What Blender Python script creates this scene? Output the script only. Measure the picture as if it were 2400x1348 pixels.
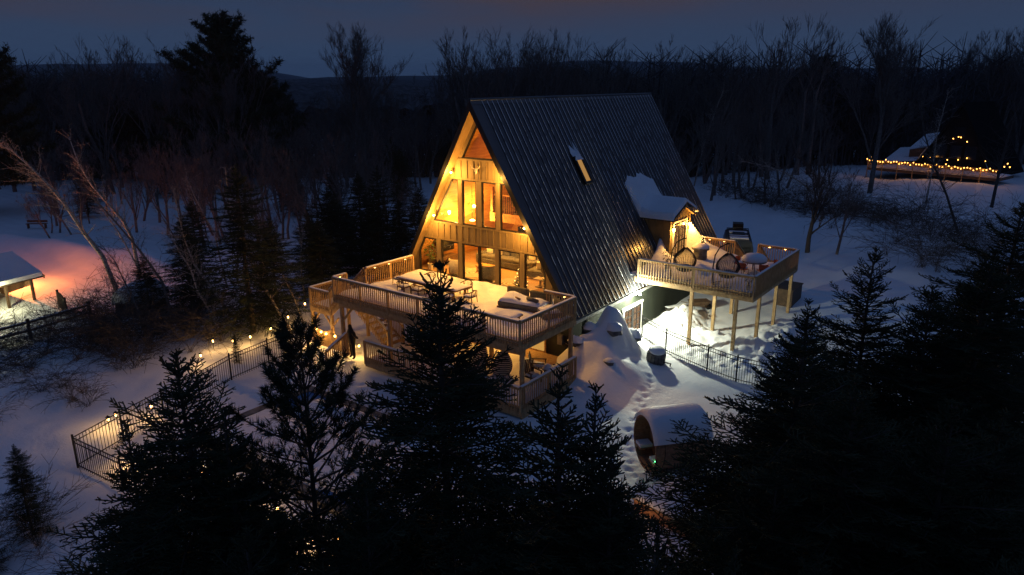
import bpy, math, random
import numpy as np
from mathutils import Vector, Matrix
for o in list(bpy.data.objects): bpy.data.objects.remove(o)
S = bpy.context.scene
COL = S.collection
rad = math.radians

# ------------------------------------------------------------------ camera
CAM = Vector((22.857, -27.658, 10.20)); YAW, PITCH, ROLL, FPX = 0.6428, 0.2818, -0.0019, 1673.9
fw = Vector((-math.sin(YAW)*math.cos(PITCH), math.cos(YAW)*math.cos(PITCH), -math.sin(PITCH)))
rt = Vector((math.cos(YAW), math.sin(YAW), 0)); up = rt.cross(fw)
r2 = rt*math.cos(ROLL)+up*math.sin(ROLL); u2 = up*math.cos(ROLL)-rt*math.sin(ROLL)
cd = bpy.data.cameras.new('camera'); co = bpy.data.objects.new('camera', cd); COL.objects.link(co)
m = Matrix((r2, u2, -fw)).transposed().to_4x4(); m.translation = CAM; co.matrix_world = m
cd.sensor_width = 36; cd.lens = FPX/2400*36; cd.clip_end = 9000; cd.clip_start = 0.1
S.camera = co

# ------------------------------------------------------------------ sky, dusk
SUN_EL, SUN_ROT = rad(-4.0), rad(150)
W_ = bpy.data.worlds.new('World'); S.world = W_; W_.use_nodes = True
nt = W_.node_tree; nt.nodes.clear()
N = lambda t, **k: _node(nt, t, **k)
def _node(tree, t, **k):
    n = tree.nodes.new(t)
    for a, b in k.items(): setattr(n, a, b)
    return n
def ramp(tree, stops, interp='LINEAR'):
    n = tree.nodes.new('ShaderNodeValToRGB'); cr = n.color_ramp; cr.interpolation = interp
    while len(cr.elements) < len(stops): cr.elements.new(0.5)
    for e, (p, c) in zip(cr.elements, stops):
        e.position = p; e.color = (c[0], c[1], c[2], 1) if len(c) == 3 else c
    return n
out = N('ShaderNodeOutputWorld'); bg = N('ShaderNodeBackground')
sky = N('ShaderNodeTexSky', sky_type='NISHITA'); sky.sun_disc = False
sky.sun_elevation = SUN_EL; sky.sun_rotation = SUN_ROT; sky.altitude = 300
tc = N('ShaderNodeTexCoord'); sep = N('ShaderNodeSeparateXYZ'); nt.links.new(tc.outputs['Generated'], sep.inputs[0])
grad = ramp(nt, [(0.0, (0.027, 0.052, 0.108)), (0.05, (0.025, 0.043, 0.086)), (0.12, (0.022, 0.033, 0.066)), (0.40, (0.020, 0.038, 0.088)), (1.0, (0.022, 0.046, 0.118))])
nt.links.new(sep.outputs['Z'], grad.inputs[0])
# thin dusk cloud layer: noise on a flattened dome
dv = N('ShaderNodeVectorMath', operation='MULTIPLY_ADD'); dv.inputs[1].default_value = (1.0, 1.0, 5.0); dv.inputs[2].default_value = (3.4, 1.2, 0.0)
nt.links.new(tc.outputs['Generated'], dv.inputs[0])
nz = N('ShaderNodeTexNoise'); nz.inputs['Scale'].default_value = 1.7; nz.inputs['Detail'].default_value = 6; nz.inputs['Roughness'].default_value = 0.55
nt.links.new(dv.outputs[0], nz.inputs['Vector'])
cl = ramp(nt, [(0.40, (0, 0, 0)), (0.60, (1, 1, 1))]); nt.links.new(nz.outputs['Fac'], cl.inputs[0])
hz = ramp(nt, [(0.040, (0, 0, 0)), (0.10, (1, 1, 1)), (0.20, (0.6, 0.6, 0.6)), (0.40, (0, 0, 0))]); nt.links.new(sep.outputs['Z'], hz.inputs[0])
mm = N('ShaderNodeMath', operation='MULTIPLY'); nt.links.new(cl.outputs[0], mm.inputs[0]); nt.links.new(hz.outputs[0], mm.inputs[1])
gd = N('ShaderNodeVectorMath', operation='DOT_PRODUCT'); gd.inputs[1].default_value = (-0.72, -0.35, 0.0); nt.links.new(tc.outputs['Generated'], gd.inputs[0])
ga_ = N('ShaderNodeMath', operation='MULTIPLY_ADD'); ga_.inputs[1].default_value = 0.5; ga_.inputs[2].default_value = 0.5; nt.links.new(gd.outputs['Value'], ga_.inputs[0])
gr_ = ramp(nt, [(0.30, (0.05, 0.05, 0.05)), (0.62, (1, 1, 1))], 'EASE'); nt.links.new(ga_.outputs[0], gr_.inputs[0])
m2_ = N('ShaderNodeMath', operation='MULTIPLY'); nt.links.new(mm.outputs[0], m2_.inputs[0]); nt.links.new(gr_.outputs[0], m2_.inputs[1]); mm = m2_      # afterglow on the clouds toward the sunset
mx = N('ShaderNodeMixRGB'); mx.inputs[2].default_value = (0.048, 0.034, 0.040, 1)
nt.links.new(mm.outputs[0], mx.inputs[0]); nt.links.new(grad.outputs[0], mx.inputs[1])
ad = N('ShaderNodeMixRGB', blend_type='ADD'); ad.inputs[0].default_value = 0.05
nt.links.new(mx.outputs[0], ad.inputs[1]); nt.links.new(sky.outputs[0], ad.inputs[2])
nt.links.new(ad.outputs[0], bg.inputs[0]); bg.inputs[1].default_value = 1.0
nt.links.new(bg.outputs[0], out.inputs[0])
sd = bpy.data.lights.new('sun', 'SUN'); sd.energy = 0.02; sd.angle = rad(40); sd.color = (0.55, 0.65, 1.0)
so = bpy.data.objects.new('sun', sd); COL.objects.link(so); so.rotation_euler = (rad(55), 0, rad(150))
S.view_settings.view_transform = 'Standard'; S.view_settings.look = 'None'
S.view_settings.exposure = 0.4; S.view_settings.gamma = 1.0; S.view_settings.use_curve_mapping = False
S.render.engine = 'CYCLES'
S.cycles.use_denoising = True
S.cycles.max_bounces = 6; S.cycles.diffuse_bounces = 3; S.cycles.glossy_bounces = 3; S.cycles.transparent_max_bounces = 12; S.cycles.transmission_bounces = 4
S.cycles.sample_clamp_indirect = 3.0; S.cycles.caustics_reflective = False; S.cycles.caustics_refractive = False

# ------------------------------------------------------------------ materials
MATS = {}
def pmat(name, col, rough=0.7, metal=0.0, var=0.0, scale=3.0, bump=0.0, bscale=20.0, stretch=(1, 1, 1), col2=None, spec=0.3, detail=4, lo=0.35, hi=0.65):
    m = bpy.data.materials.new(name); m.use_nodes = True; t = m.node_tree
    b = t.nodes['Principled BSDF']; b.inputs['Roughness'].default_value = rough; b.inputs['Metallic'].default_value = metal
    b.inputs['Specular IOR Level'].default_value = spec
    b.inputs['Base Color'].default_value = (*col, 1)
    g = t.nodes.new('ShaderNodeNewGeometry'); mp = t.nodes.new('ShaderNodeMapping'); mp.inputs['Scale'].default_value = stretch
    t.links.new(g.outputs['Position'], mp.inputs['Vector'])
    if var > 0 or col2:
        n = t.nodes.new('ShaderNodeTexNoise'); n.inputs['Scale'].default_value = scale; n.inputs['Detail'].default_value = detail
        t.links.new(mp.outputs[0], n.inputs['Vector'])
        c2 = col2 or tuple(c*(1-var) for c in col); c1 = col if col2 else tuple(min(1, c*(1+var)) for c in col)
        r = ramp(t, [(lo, c2), (hi, c1)]); t.links.new(n.outputs['Fac'], r.inputs[0]); t.links.new(r.outputs[0], b.inputs['Base Color'])
    if bump > 0:
        n2 = t.nodes.new('ShaderNodeTexNoise'); n2.inputs['Scale'].default_value = bscale; n2.inputs['Detail'].default_value = 5
        t.links.new(mp.outputs[0], n2.inputs['Vector'])
        bp = t.nodes.new('ShaderNodeBump'); bp.inputs['Strength'].default_value = bump; bp.inputs['Distance'].default_value = 0.05
        t.links.new(n2.outputs['Fac'], bp.inputs['Height']); t.links.new(bp.outputs[0], b.inputs['Normal'])
    MATS[name] = m; return m
def emat(name, col, s):
    m = bpy.data.materials.new(name); m.use_nodes = True; t = m.node_tree; t.nodes.clear()
    o = t.nodes.new('ShaderNodeOutputMaterial'); e = t.nodes.new('ShaderNodeEmission'); e.inputs[0].default_value = (*col, 1); e.inputs[1].default_value = s
    t.links.new(e.outputs[0], o.inputs[0]); MATS[name] = m; return m
pmat('snow', (0.80, 0.82, 0.86), 0.55, var=0.03, scale=0.8, bump=0.35, bscale=6, spec=0.25)
pmat('snow_rough', (0.78, 0.80, 0.84), 0.6, var=0.06, scale=3, bump=0.8, bscale=9, spec=0.25)
pmat('roof_metal', (0.075, 0.078, 0.09), 0.30, 0.75, var=0.06, scale=0.7, bump=0.03, bscale=5, stretch=(1, 6, 1), spec=0.5)
pmat('roof_rib', (0.88, 0.90, 0.94), 0.5, 0.0, col2=(0.17, 0.175, 0.20), scale=1.5, stretch=(1, 1.5, 1), detail=9, lo=0.455, hi=0.52)
def _frost():
    t = MATS['roof_rib'].node_tree; rp = [n for n in t.nodes if n.type == 'VALTORGB'][0]; nz_ = rp.inputs[0].links[0].from_node; g_ = t.nodes.new('ShaderNodeNewGeometry'); sp_ = t.nodes.new('ShaderNodeSeparateXYZ'); t.links.new(g_.outputs['Position'], sp_.inputs[0])
    ma = t.nodes.new('ShaderNodeMath'); ma.operation = 'MULTIPLY_ADD'; ma.inputs[1].default_value = 0.022; ma.inputs[2].default_value = -0.09; t.links.new(sp_.outputs['Z'], ma.inputs[0])
    ad_ = t.nodes.new('ShaderNodeMath'); ad_.operation = 'ADD'; t.links.new(nz_.outputs['Fac'], ad_.inputs[0]); t.links.new(ma.outputs[0], ad_.inputs[1]); t.links.new(ad_.outputs[0], rp.inputs[0])
_frost()
pmat('black_trim', (0.012, 0.012, 0.014), 0.45, 0.2)
pmat('matte_black', (0.012, 0.012, 0.013), 1.0, spec=0.0)
pmat('black_iron', (0.010, 0.010, 0.011), 0.5, 0.3)
pmat('siding', (0.17, 0.122, 0.060), 0.7, var=0.14, scale=9, stretch=(1, 1, 0.06), bump=0.15, bscale=40)
pmat('soffit_wood', (0.25, 0.17, 0.08), 0.6, var=0.12, scale=3, stretch=(1, 1, 0.3), bump=0.1, bscale=30)
pmat('deck_wood', (0.46, 0.31, 0.15), 0.7, col2=(0.33, 0.20, 0.09), scale=7, stretch=(1, 1, 0.5), bump=0.15, bscale=35)
pmat('dark_wood', (0.10, 0.06, 0.035), 0.6, var=0.3, scale=8)
pmat('teak', (0.20, 0.11, 0.05), 0.55, var=0.25, scale=9)
pmat('pine_plank', (0.60, 0.33, 0.11), 0.5, col2=(0.40, 0.19, 0.055), scale=2.2, stretch=(3.5, 0.5, 3.5), bump=0.1, bscale=8, detail=8)
pmat('floor_wood', (0.40, 0.25, 0.12), 0.4, var=0.2, scale=3, stretch=(0.4, 5, 1))
pmat('green_wall', (0.022, 0.028, 0.018), 0.8, var=0.25, scale=2, stretch=(1, 1, 0.3), bump=0.25, bscale=25)
pmat('dark_wall', (0.03, 0.034, 0.028), 0.8, var=0.25, scale=2)
pmat('white_trim', (0.72, 0.71, 0.66), 0.5, var=0.04)
pmat('grey_fabric', (0.10, 0.10, 0.095), 0.9, var=0.2, scale=14, bump=0.2, bscale=60)
pmat('olive_fabric', (0.12, 0.11, 0.075), 0.9, var=0.2, scale=12)
pmat('cream_fabric', (0.62, 0.56, 0.45), 0.9, var=0.08, scale=8)
pmat('orange_plastic', (0.50, 0.10, 0.03), 0.45, var=0.1)
pmat('wicker', (0.025, 0.018, 0.013), 0.6)
pmat('stone', (0.13, 0.125, 0.12), 0.85, var=0.4, scale=4, bump=0.6, bscale=7)
pmat('cedar', (0.40, 0.21, 0.115), 0.65, col2=(0.26, 0.125, 0.065), scale=4, stretch=(3, 3, 3), bump=0.2, bscale=20)
pmat('red_door', (0.35, 0.09, 0.04), 0.5)
pmat('dark_bark', (0.075, 0.062, 0.052), 0.9, var=0.3, scale=6, bump=0.5, bscale=12)
pmat('grey_bark', (0.13, 0.115, 0.105), 0.9, var=0.3, scale=5)
pmat('birch_bark', (0.42, 0.36, 0.30), 0.8, col2=(0.12, 0.10, 0.085), scale=5, stretch=(1, 1, 3), lo=0.38, hi=0.5)
pmat('needle_dark', (0.040, 0.050, 0.028), 0.8, var=0.4, scale=3, spec=0.1)
pmat('needle_green', (0.030, 0.042, 0.018), 0.75, var=0.35, scale=3, spec=0.1)
pmat('woods', (0.085, 0.082, 0.088), 1.0, var=0.4, scale=0.15, spec=0.0)
pmat('hill_woods', (0.085, 0.090, 0.10), 1.0, var=0.25, scale=0.006, spec=0.0)
pmat('van_paint', (0.07, 0.08, 0.10), 0.3, 0.3, spec=0.5)
pmat('dark_glass', (0.006, 0.007, 0.009), 0.08, spec=0.6)
pmat('rubber', (0.012, 0.012, 0.012), 0.8)
pmat('leaf', (0.05, 0.12, 0.03), 0.6, var=0.3, scale=20)
pmat('pool_cover', (0.03, 0.12, 0.32), 0.35, var=0.15, spec=0.5)
pmat('galv', (0.30, 0.31, 0.30), 0.5, 0.5)
pmat('pale_steel', (0.5, 0.48, 0.42), 0.4, 0.3)
emat('bulb_warm', (1.0, 0.47, 0.085), 40)
emat('bulb_soft', (1.0, 0.55, 0.17), 14)
emat('bulb_path', (1.0, 0.50, 0.13), 14)
emat('bulb_fairy', (1.0, 0.42, 0.08), 5)
emat('bulb_white', (0.95, 1.0, 0.72), 120)
emat('bulb_green', (0.1, 1.0, 0.25), 6)
emat('bulb_shed', (1.0, 0.93, 0.55), 40)
emat('tv_glow', (0.9, 0.8, 0.6), 1.0)
def glass_mat(name, tint=(1, 1, 1), fac=0.08, rough=0.02):
    m = bpy.data.materials.new(name); m.use_nodes = True; t = m.node_tree; t.nodes.clear()
    o = t.nodes.new('ShaderNodeOutputMaterial'); tr = t.nodes.new('ShaderNodeBsdfTransparent'); tr.inputs[0].default_value = (*tint, 1)
    gl = t.nodes.new('ShaderNodeBsdfGlossy'); gl.inputs['Roughness'].default_value = rough
    lw = t.nodes.new('ShaderNodeLayerWeight'); lw.inputs[0].default_value = 0.5; pw = t.nodes.new('ShaderNodeMath'); pw.operation = 'POWER'; pw.inputs[1].default_value = 5.0; t.links.new(lw.outputs['Facing'], pw.inputs[0]); fr = t.nodes.new('ShaderNodeMath'); fr.operation = 'MULTIPLY_ADD'; fr.inputs[1].default_value = 0.85; fr.inputs[2].default_value = 0.035; t.links.new(pw.outputs[0], fr.inputs[0])
    mi = t.nodes.new('ShaderNodeMixShader'); t.links.new(fr.outputs[0], mi.inputs[0]); t.links.new(tr.outputs[0], mi.inputs[1]); t.links.new(gl.outputs[0], mi.inputs[2])
    t.links.new(mi.outputs[0], o.inputs[0]); MATS[name] = m
glass_mat('glass', (0.96, 0.96, 0.94))
# striped fabric for the bean chairs, concentric pattern for the rug
def stripe_mat(name, a, b, axis, freq, rings=False):
    m = bpy.data.materials.new(name); m.use_nodes = True; t = m.node_tree; bs = t.nodes['Principled BSDF']; bs.inputs['Roughness'].default_value = 0.9
    tcn = t.nodes.new('ShaderNodeTexCoord'); w = t.nodes.new('ShaderNodeTexWave'); w.wave_type = 'RINGS' if rings else 'BANDS'
    if rings: w.rings_direction = 'Z'
    else: w.bands_direction = axis
    w.inputs['Scale'].default_value = freq; w.inputs['Distortion'].default_value = 0.4
    r = ramp(t, [(0.45, a), (0.55, b)]); t.links.new(tcn.outputs['Object'], w.inputs['Vector']); t.links.new(w.outputs['Fac'], r.inputs[0]); t.links.new(r.outputs[0], bs.inputs['Base Color']); MATS[name] = m
stripe_mat('stripes', (0.015, 0.013, 0.012), (0.66, 0.60, 0.48), 'Z', 4.2)
stripe_mat('rug_rings', (0.25, 0.18, 0.10), (0.68, 0.58, 0.42), 'Z', 1.6, True)

# ------------------------------------------------------------------ mesh helpers
def tag(o, label=None, cat=None, group=None, kind=None):
    if label: o['label'] = label
    if cat: o['category'] = cat
    if group: o['group'] = group
    if kind: o['kind'] = kind
    return o
def link(name, mesh, parent=None, loc=None, mat4=None):
    o = bpy.data.objects.new(name, mesh); COL.objects.link(o)
    if mat4 is not None: o.matrix_local = mat4
    elif loc is not None: o.location = loc
    if parent: o.parent = parent
    return o
def thing(name, label, cat, loc=(0, 0, 0), rz=0.0, group=None):
    o = bpy.data.objects.new(name, None); COL.objects.link(o); o.location = loc; o.rotation_euler = (0, 0, rz); o.empty_display_size = 0.2
    return tag(o, label, cat, group)
def struct(o): o['kind'] = 'structure'; return o
def copy_tree(o, parent=None):
    c = o.copy(); COL.objects.link(c); c.parent = parent
    for ch in list(o.children): copy_tree(ch, c)
    return c
class MB:
    def __init__(s): s.v = []; s.f = []; s.mi = []
    def add(s, vs, fs, mi=0):
        b = len(s.v); s.v += [tuple(p) for p in vs]; s.f += [tuple(i+b for i in f) for f in fs]; s.mi += [mi]*len(fs); return s
    def box(s, x0, x1, y0, y1, z0, z1, mi=0):
        return s.add([(x0, y0, z0), (x1, y0, z0), (x1, y1, z0), (x0, y1, z0), (x0, y0, z1), (x1, y0, z1), (x1, y1, z1), (x0, y1, z1)],
              [(3, 2, 1, 0), (4, 5, 6, 7), (0, 1, 5, 4), (1, 2, 6, 5), (2, 3, 7, 6), (3, 0, 4, 7)], mi)
    def extrude(s, poly, vec, mi=0):
        n = len(poly); v = Vector(vec); P = [Vector(p) for p in poly]
        return s.add(P+[p+v for p in P], [tuple(range(n))[::-1], tuple(range(n, 2*n))]+[(i, (i+1) % n, n+(i+1) % n, n+i) for i in range(n)], mi)
    def tube(s, pts, rads, n=6, mi=0, cap=True):
        P = [Vector(p) for p in pts]; b = len(s.v); fs = []; ref = Vector((0.13, 0.31, 0.94))
        if not hasattr(rads, '__len__'): rads = [rads]*len(P)
        for i, p in enumerate(P):
            d = (P[min(i+1, len(P)-1)]-P[max(i-1, 0)]).normalized(); a = d.cross(ref)
            if a.length < 0.05: a = d.cross(Vector((1, 0, 0)))
            a.normalize(); c = d.cross(a)
            for k in range(n):
                t = 2*math.pi*k/n; s.v.append(tuple(p+(a*math.cos(t)+c*math.sin(t))*rads[i]))
        for i in range(len(P)-1):
            for k in range(n):
                s.f.append((b+i*n+k, b+i*n+(k+1) % n, b+(i+1)*n+(k+1) % n, b+(i+1)*n+k)); s.mi.append(mi)
        if cap:
            s.f.append(tuple(b+k for k in range(n))[::-1]); s.f.append(tuple(b+(len(P)-1)*n+k for k in range(n))); s.mi += [mi, mi]
        return s
    def lathe(s, prof, n=16, c=(0, 0, 0), mi=0):
        b = len(s.v)
        for r, z in prof:
            for k in range(n):
                t = 2*math.pi*k/n; s.v.append((c[0]+r*math.cos(t), c[1]+r*math.sin(t), c[2]+z))
        for i in range(len(prof)-1):
            for k in range(n):
                s.f.append((b+i*n+k, b+i*n+(k+1) % n, b+(i+1)*n+(k+1) % n, b+(i+1)*n+k)); s.mi.append(mi)
        s.f.append(tuple(b+k for k in range(n))[::-1]); s.f.append(tuple(b+(len(prof)-1)*n+k for k in range(n))); s.mi += [mi, mi]
        return s
    def mesh(s, name, mats, smooth=False):
        me = bpy.data.meshes.new(name); me.from_pydata(s.v, [], s.f)
        for mt in (mats if isinstance(mats, (list, tuple)) else [mats]): me.materials.append(MATS[mt])
        if isinstance(mats, (list, tuple)): me.polygons.foreach_set('material_index', s.mi)
        if smooth: me.polygons.foreach_set('use_smooth', [True]*len(me.polygons))
        me.update(); return me
    def obj(s, name, mats, parent=None, smooth=False, loc=None): return link(name, s.mesh(name, mats, smooth), parent, loc)
def np_mesh(name, V, F, mat, smooth=False):
    V = np.asarray(V, np.float32); F = np.asarray(F, np.int32); me = bpy.data.meshes.new(name); k = F.shape[1]
    me.vertices.add(len(V)); me.vertices.foreach_set('co', V.ravel()); me.loops.add(F.size); me.loops.foreach_set('vertex_index', F.ravel())
    me.polygons.add(len(F)); me.polygons.foreach_set('loop_start', np.arange(0, F.size, k, dtype=np.int32))
    if smooth: me.polygons.foreach_set('use_smooth', np.ones(len(F), bool))
    me.materials.append(MATS[mat]); me.update(calc_edges=True); me.validate(); return me
_unit = {}
def unit(mat):
    if mat not in _unit:
        _unit[mat] = MB().box(-.5, .5, -.5, .5, -.5, .5).mesh('block', mat)
    return _unit[mat]
def box(name, parent, x0, x1, y0, y1, z0, z1, mat):
    o = link(name, unit(mat), parent, ((x0+x1)/2, (y0+y1)/2, (z0+z1)/2)); o.scale = (x1-x0, y1-y0, z1-z0); return o
def bar(name, parent, p, q, w, h, mat, roll_up=(0, 0, 1)):
    p, q = Vector(p), Vector(q); d = q-p; L = d.length; d.normalize(); u = Vector(roll_up)
    s = d.cross(u)
    if s.length < 1e-3: s = d.cross(Vector((1, 0, 0)))
    s.normalize(); u = s.cross(d)
    M = Matrix((d*L, s*w, u*h)).transposed().to_4x4(); M.translation = (p+q)/2
    o = link(name, unit(mat), parent); o.matrix_local = M; return o
def lamp(name, parent, loc, power, col, radius=0.05, typ='POINT', aim=None, spot=2.2):
    l = bpy.data.lights.new(name, typ); l.energy = power; l.color = col; l.shadow_soft_size = radius
    if typ == 'SPOT': l.spot_size = spot; l.spot_blend = 0.6
    o = bpy.data.objects.new(name, l); COL.objects.link(o); o.location = loc
    if aim is not None: o.rotation_euler = (Vector(aim)).to_track_quat('-Z', 'Y').to_euler()
    if parent: o.parent = parent
    return o
_hash = np.random.RandomState(7).rand(256, 256)
def vnoise(x, y, s=1.0):
    x = np.asarray(x)/s+1000.3; y = np.asarray(y)/s+1000.7; xi = np.floor(x).astype(int); yi = np.floor(y).astype(int); fx = x-xi; fy = y-yi
    fx = fx*fx*(3-2*fx); fy = fy*fy*(3-2*fy); h = lambda a, b: _hash[a & 255, b & 255]
    return (h(xi, yi)*(1-fx)+h(xi+1, yi)*fx)*(1-fy)+(h(xi, yi+1)*(1-fx)+h(xi+1, yi+1)*fx)*fy - 0.5
def sst(a, b, x): t = np.clip((np.asarray(x)-a)/(b-a), 0, 1); return t*t*(3-2*t)

# ------------------------------------------------------------------ ground
G0 = -3.35
FOOT = []
def _trail(pts, seed, step=0.42):
    rg_ = random.Random(seed)
    for (a, b), (c, d) in zip(pts[:-1], pts[1:]):
        L_ = math.hypot(c-a, d-b); n_ = int(L_/step)
        for i in range(n_): f = i/n_; s_ = 0.12 if i % 2 else -0.12; FOOT.append((a+(c-a)*f-s_*(d-b)/L_+rg_.gauss(0, .05), b+(d-b)*f+s_*(c-a)/L_+rg_.gauss(0, .05)))
_trail([(12.6, -6.9), (11.6, -5.2), (10.6, -2.5), (9.6, 0.5), (9.4, 3.4)], 1); _trail([(12.3, -6.6), (10.2, -6.2), (8.2, -7.0), (2.6, -7.2), (-1.5, -7.6), (-3.0, -6.5)], 2); _trail([(7.6, 6.6), (9.5, 7.2), (11.5, 8.6), (13.5, 11)], 3); _trail([(-3.2, -7.4), (-4.4, -9.5), (-5.0, -12.5), (-4.2, -15.5), (-1, -16.6), (5, -16)], 4); _trail([(-9.0, -4), (-8.7, -8), (-8.4, -11), (-6.9, -15)], 5)
def gz(x, y):
    x = np.asarray(x, float); y = np.asarray(y, float)
    g = G0+0*x
    g = g+0.75*sst(9, 22, y)*sst(-14, -4, x)                     # drive behind the house is higher
    g = g-1.5*sst(-10, -25, x)*(1-sst(10, 40, y)*0.35)           # land falls to the left
    g = g-1.0*sst(-19, -26, y)                                   # and toward the trees in front
    g = g+0.35*sst(5.5, 12, y)*sst(5.5, 8, x)*(1-sst(16, 22, x))
    ga = lambda cx, cy, h, sx, sy: h*np.exp(-((x-cx)/sx)**2-((y-cy)/sy)**2)
    cn = lambda cx, cy, h, sx, sy: h*np.exp(-(((x-cx)/sx)**2+((y-cy)/sy)**2+0.12)**0.78)
    g = g+ga(6.6, 2.2, 1.05, 1.0, 1.1)+cn(6.5, 2.2, 0.75, 0.8, 0.8)+cn(7.25, 2.95, 0.7, 0.65, 0.65)+ga(7.0, 1.5, 0.55, 0.8, 0.9)+ga(7.1, 0.3, 0.75, 1.7, 2.3)+ga(6.1, 0.4, 0.95, 1.0, 1.3)+ga(7.9, 0.5, 0.55, 1.5, 2.0)+ga(7.2, 1.1, 0.35, .5, .6)+ga(8.4, -1.5, 0.25, 0.8, 0.8)
    rough = ga(7.4, 9.2, 1.0, 1.2, 1.2)+ga(9.6, 7.9, 0.42, 1.6, 0.6)+ga(11.6, 7.3, 0.45, 1.4, 0.6)+ga(12.6, 9.5, .5, 1.2, 2.2)
    g = g+rough+(0.25*np.minimum(rough*3+0.9*np.exp(-((y-6.0)/1.6)**2)*sst(7, 9, x)*(1-sst(14, 16, x)), 1.0))*(vnoise(x, y, 0.28)+0.7*vnoise(x+9, y, 0.13))*1.3
    g = g+ga(3.5, 40.5, 1.5, 4.5, 1.4)+ga(-2.5, 45, 1.5, 4, 1.6)+ga(10.5, 36.5, 1.0, 3, 1.3)+ga(14.5, 24.2, 0.8, 2.2, 1.4)+ga(17.5, 24.5, .7, 2.2, 1.6)
    g = g+ga(-46, -1.5, 1.4, 6, 1.6)+ga(-40, 1.0, 1.2, 4, 1.8)+ga(-54, -4, 1.4, 4, 2.2)
    mk = np.exp(-((x-7.0)/1.7)**2-((y-1.6)/2.4)**2); g = g+mk*(0.75*vnoise(x+3, y+5, 0.95)+0.3*vnoise(x-7, y+2, 0.42))
    d = np.hypot(x, y)
    g = g+(0.30*vnoise(x, y, 7)+0.15*vnoise(x+50, y+20, 2.3)+0.055*vnoise(x+20, y-30, 0.7))*np.clip(d/14, 0.5, 1.6)
    for fx_, fy_ in FOOT:
        m_ = (np.abs(x-fx_) < 0.6) & (np.abs(y-fy_) < 0.6)
        if np.any(m_): g = g-np.where(m_, 0.10*np.exp(-((x-fx_)/0.13)**2-((y-fy_)/0.16)**2)-0.03*np.exp(-((x-fx_)/0.28)**2-((y-fy_)/0.3)**2), 0)
    far = np.hypot(x-10, y+10)
    g = g+9*sst(150, 520, far)*(vnoise(x, y, 170)+0.1)*2
    return g
def axis(lo, hi, step, ext):
    a = list(np.arange(lo, hi+1e-6, step)); s = step; x = hi
    while x < ext: s *= 1.16; x += s; a.append(x)
    s = step; x = lo; b = []
    while x > -ext: s *= 1.16; x -= s; b.append(x)
    return np.array(b[::-1]+a)
ax = axis(-12, 16, 0.125, 4500); ay = axis(-18.5, 13, 0.125, 4500)
X, Y = np.meshgrid(ax, ay); Z = gz(X, Y); nx, ny = len(ax), len(ay)
idx = np.arange(nx*ny).reshape(ny, nx)
Fq = np.stack([idx[:-1, :-1], idx[:-1, 1:], idx[1:, 1:], idx[1:, :-1]], -1).reshape(-1, 4)
struct(link('snow_ground', np_mesh('snow_ground', np.stack([X, Y, Z], -1).reshape(-1, 3), Fq, 'snow', True)))
def gh(x, y): return float(gz(x, y))

# snow sheets laid on flat things: closed heightfield
def snow_slab(name, x0, x1, y0, y1, z, h, seed, parent=None, step=0.14, mat='snow', rough=0.5, humps=()):
    nxx = max(4, int((x1-x0)/step)); nyy = max(4, int((y1-y0)/step))
    gx = np.linspace(x0, x1, nxx); gy = np.linspace(y0, y1, nyy); A, B = np.meshgrid(gx, gy)
    e = np.minimum(np.minimum(A-x0, x1-A), np.minimum(B-y0, y1-B)); edge = np.sqrt(np.clip(e/0.14, 0, 1))
    Hh = h*(1+rough*2*vnoise(A+seed*13, B, 0.9)+rough*vnoise(A, B+seed*7, 0.35))
    for cx, cy, hh, sx, sy in humps: Hh = Hh+hh*np.exp(-((A-cx)/sx)**2-((B-cy)/sy)**2)
    Zt = z+np.maximum(Hh, 0.02)*(0.25+0.75*edge)
    n = nxx*nyy; I = np.arange(n).reshape(nyy, nxx); top = np.stack([I[:-1, :-1], I[:-1, 1:], I[1:, 1:], I[1:, :-1]], -1).reshape(-1, 4)
    ring = list(I[0, :])+list(I[1:, -1])+list(I[-1, -2::-1])+list(I[-2:0:-1, 0]); V = np.stack([A, B, Zt], -1).reshape(-1, 3)
    low = V[ring].copy(); low[:, 2] = z; k = len(ring); side = [(ring[(i+1) % k], ring[i], n+i, n+(i+1) % k) for i in range(k)]
    return link(name, np_mesh(name, np.vstack([V, low]), np.vstack([top, np.array(side)]), mat, True), parent)

# ------------------------------------------------------------------ the A-frame house
H, W, E_, L = 9.29, 5.89, -0.78, 18.57
K = W/(H-E_); SL = math.hypot(W, H-E_); NX, NZ = (H-E_)/SL, W/SL; TH = 0.2
YW = 0.2                                             # front wall plane
xo = lambda z: K*(H-z)                               # outer roof half width at height z
xin = lambda z: K*(H-z)-TH/NX
house = thing('a_frame_house', 'large A-frame house with dark ribbed metal roof and golden glowing gable windows', 'house', (0, 0, G0))
house.location = (0, 0, 0)
pm = MB()
prof = [(0.0, 0.0), (0.165, 0.0), (0.175, 0.012), (0.195, 0.012), (0.205, 0.0), (0.335, 0.0), (0.350, 0.042), (0.380, 0.042), (0.40, 0.0)]
for x in (0, SL): pm.v += [(x, a, b) for a, b in prof]
n = len(prof)
for i in range(n-1): pm.f.append((i, i+n, i+n+1, i+1)); pm.mi.append(1 if i == 6 else 0)
panel_me = pm.mesh('roof_panel', ['roof_metal', 'roof_rib'])
Mr = Matrix(((W/SL, 0, NX), (0, 1, 0), ((E_-H)/SL, 0, NZ))).to_4x4()
Ml = Matrix(((-W/SL, 0, -NX), (0, -1, 0), ((E_-H)/SL, 0, NZ))).to_4x4()
for i in range(int(L/0.4)+1):
    M = Mr.copy(); M.translation = (0, i*0.4-0.02, H); link('roof_panel', panel_me, house, mat4=M)
    M = Ml.copy(); M.translation = (0, i*0.4+0.38, H); link('roof_panel', panel_me, house, mat4=M)
LE = (int(L/0.4)+1)*0.4-0.02
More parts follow.
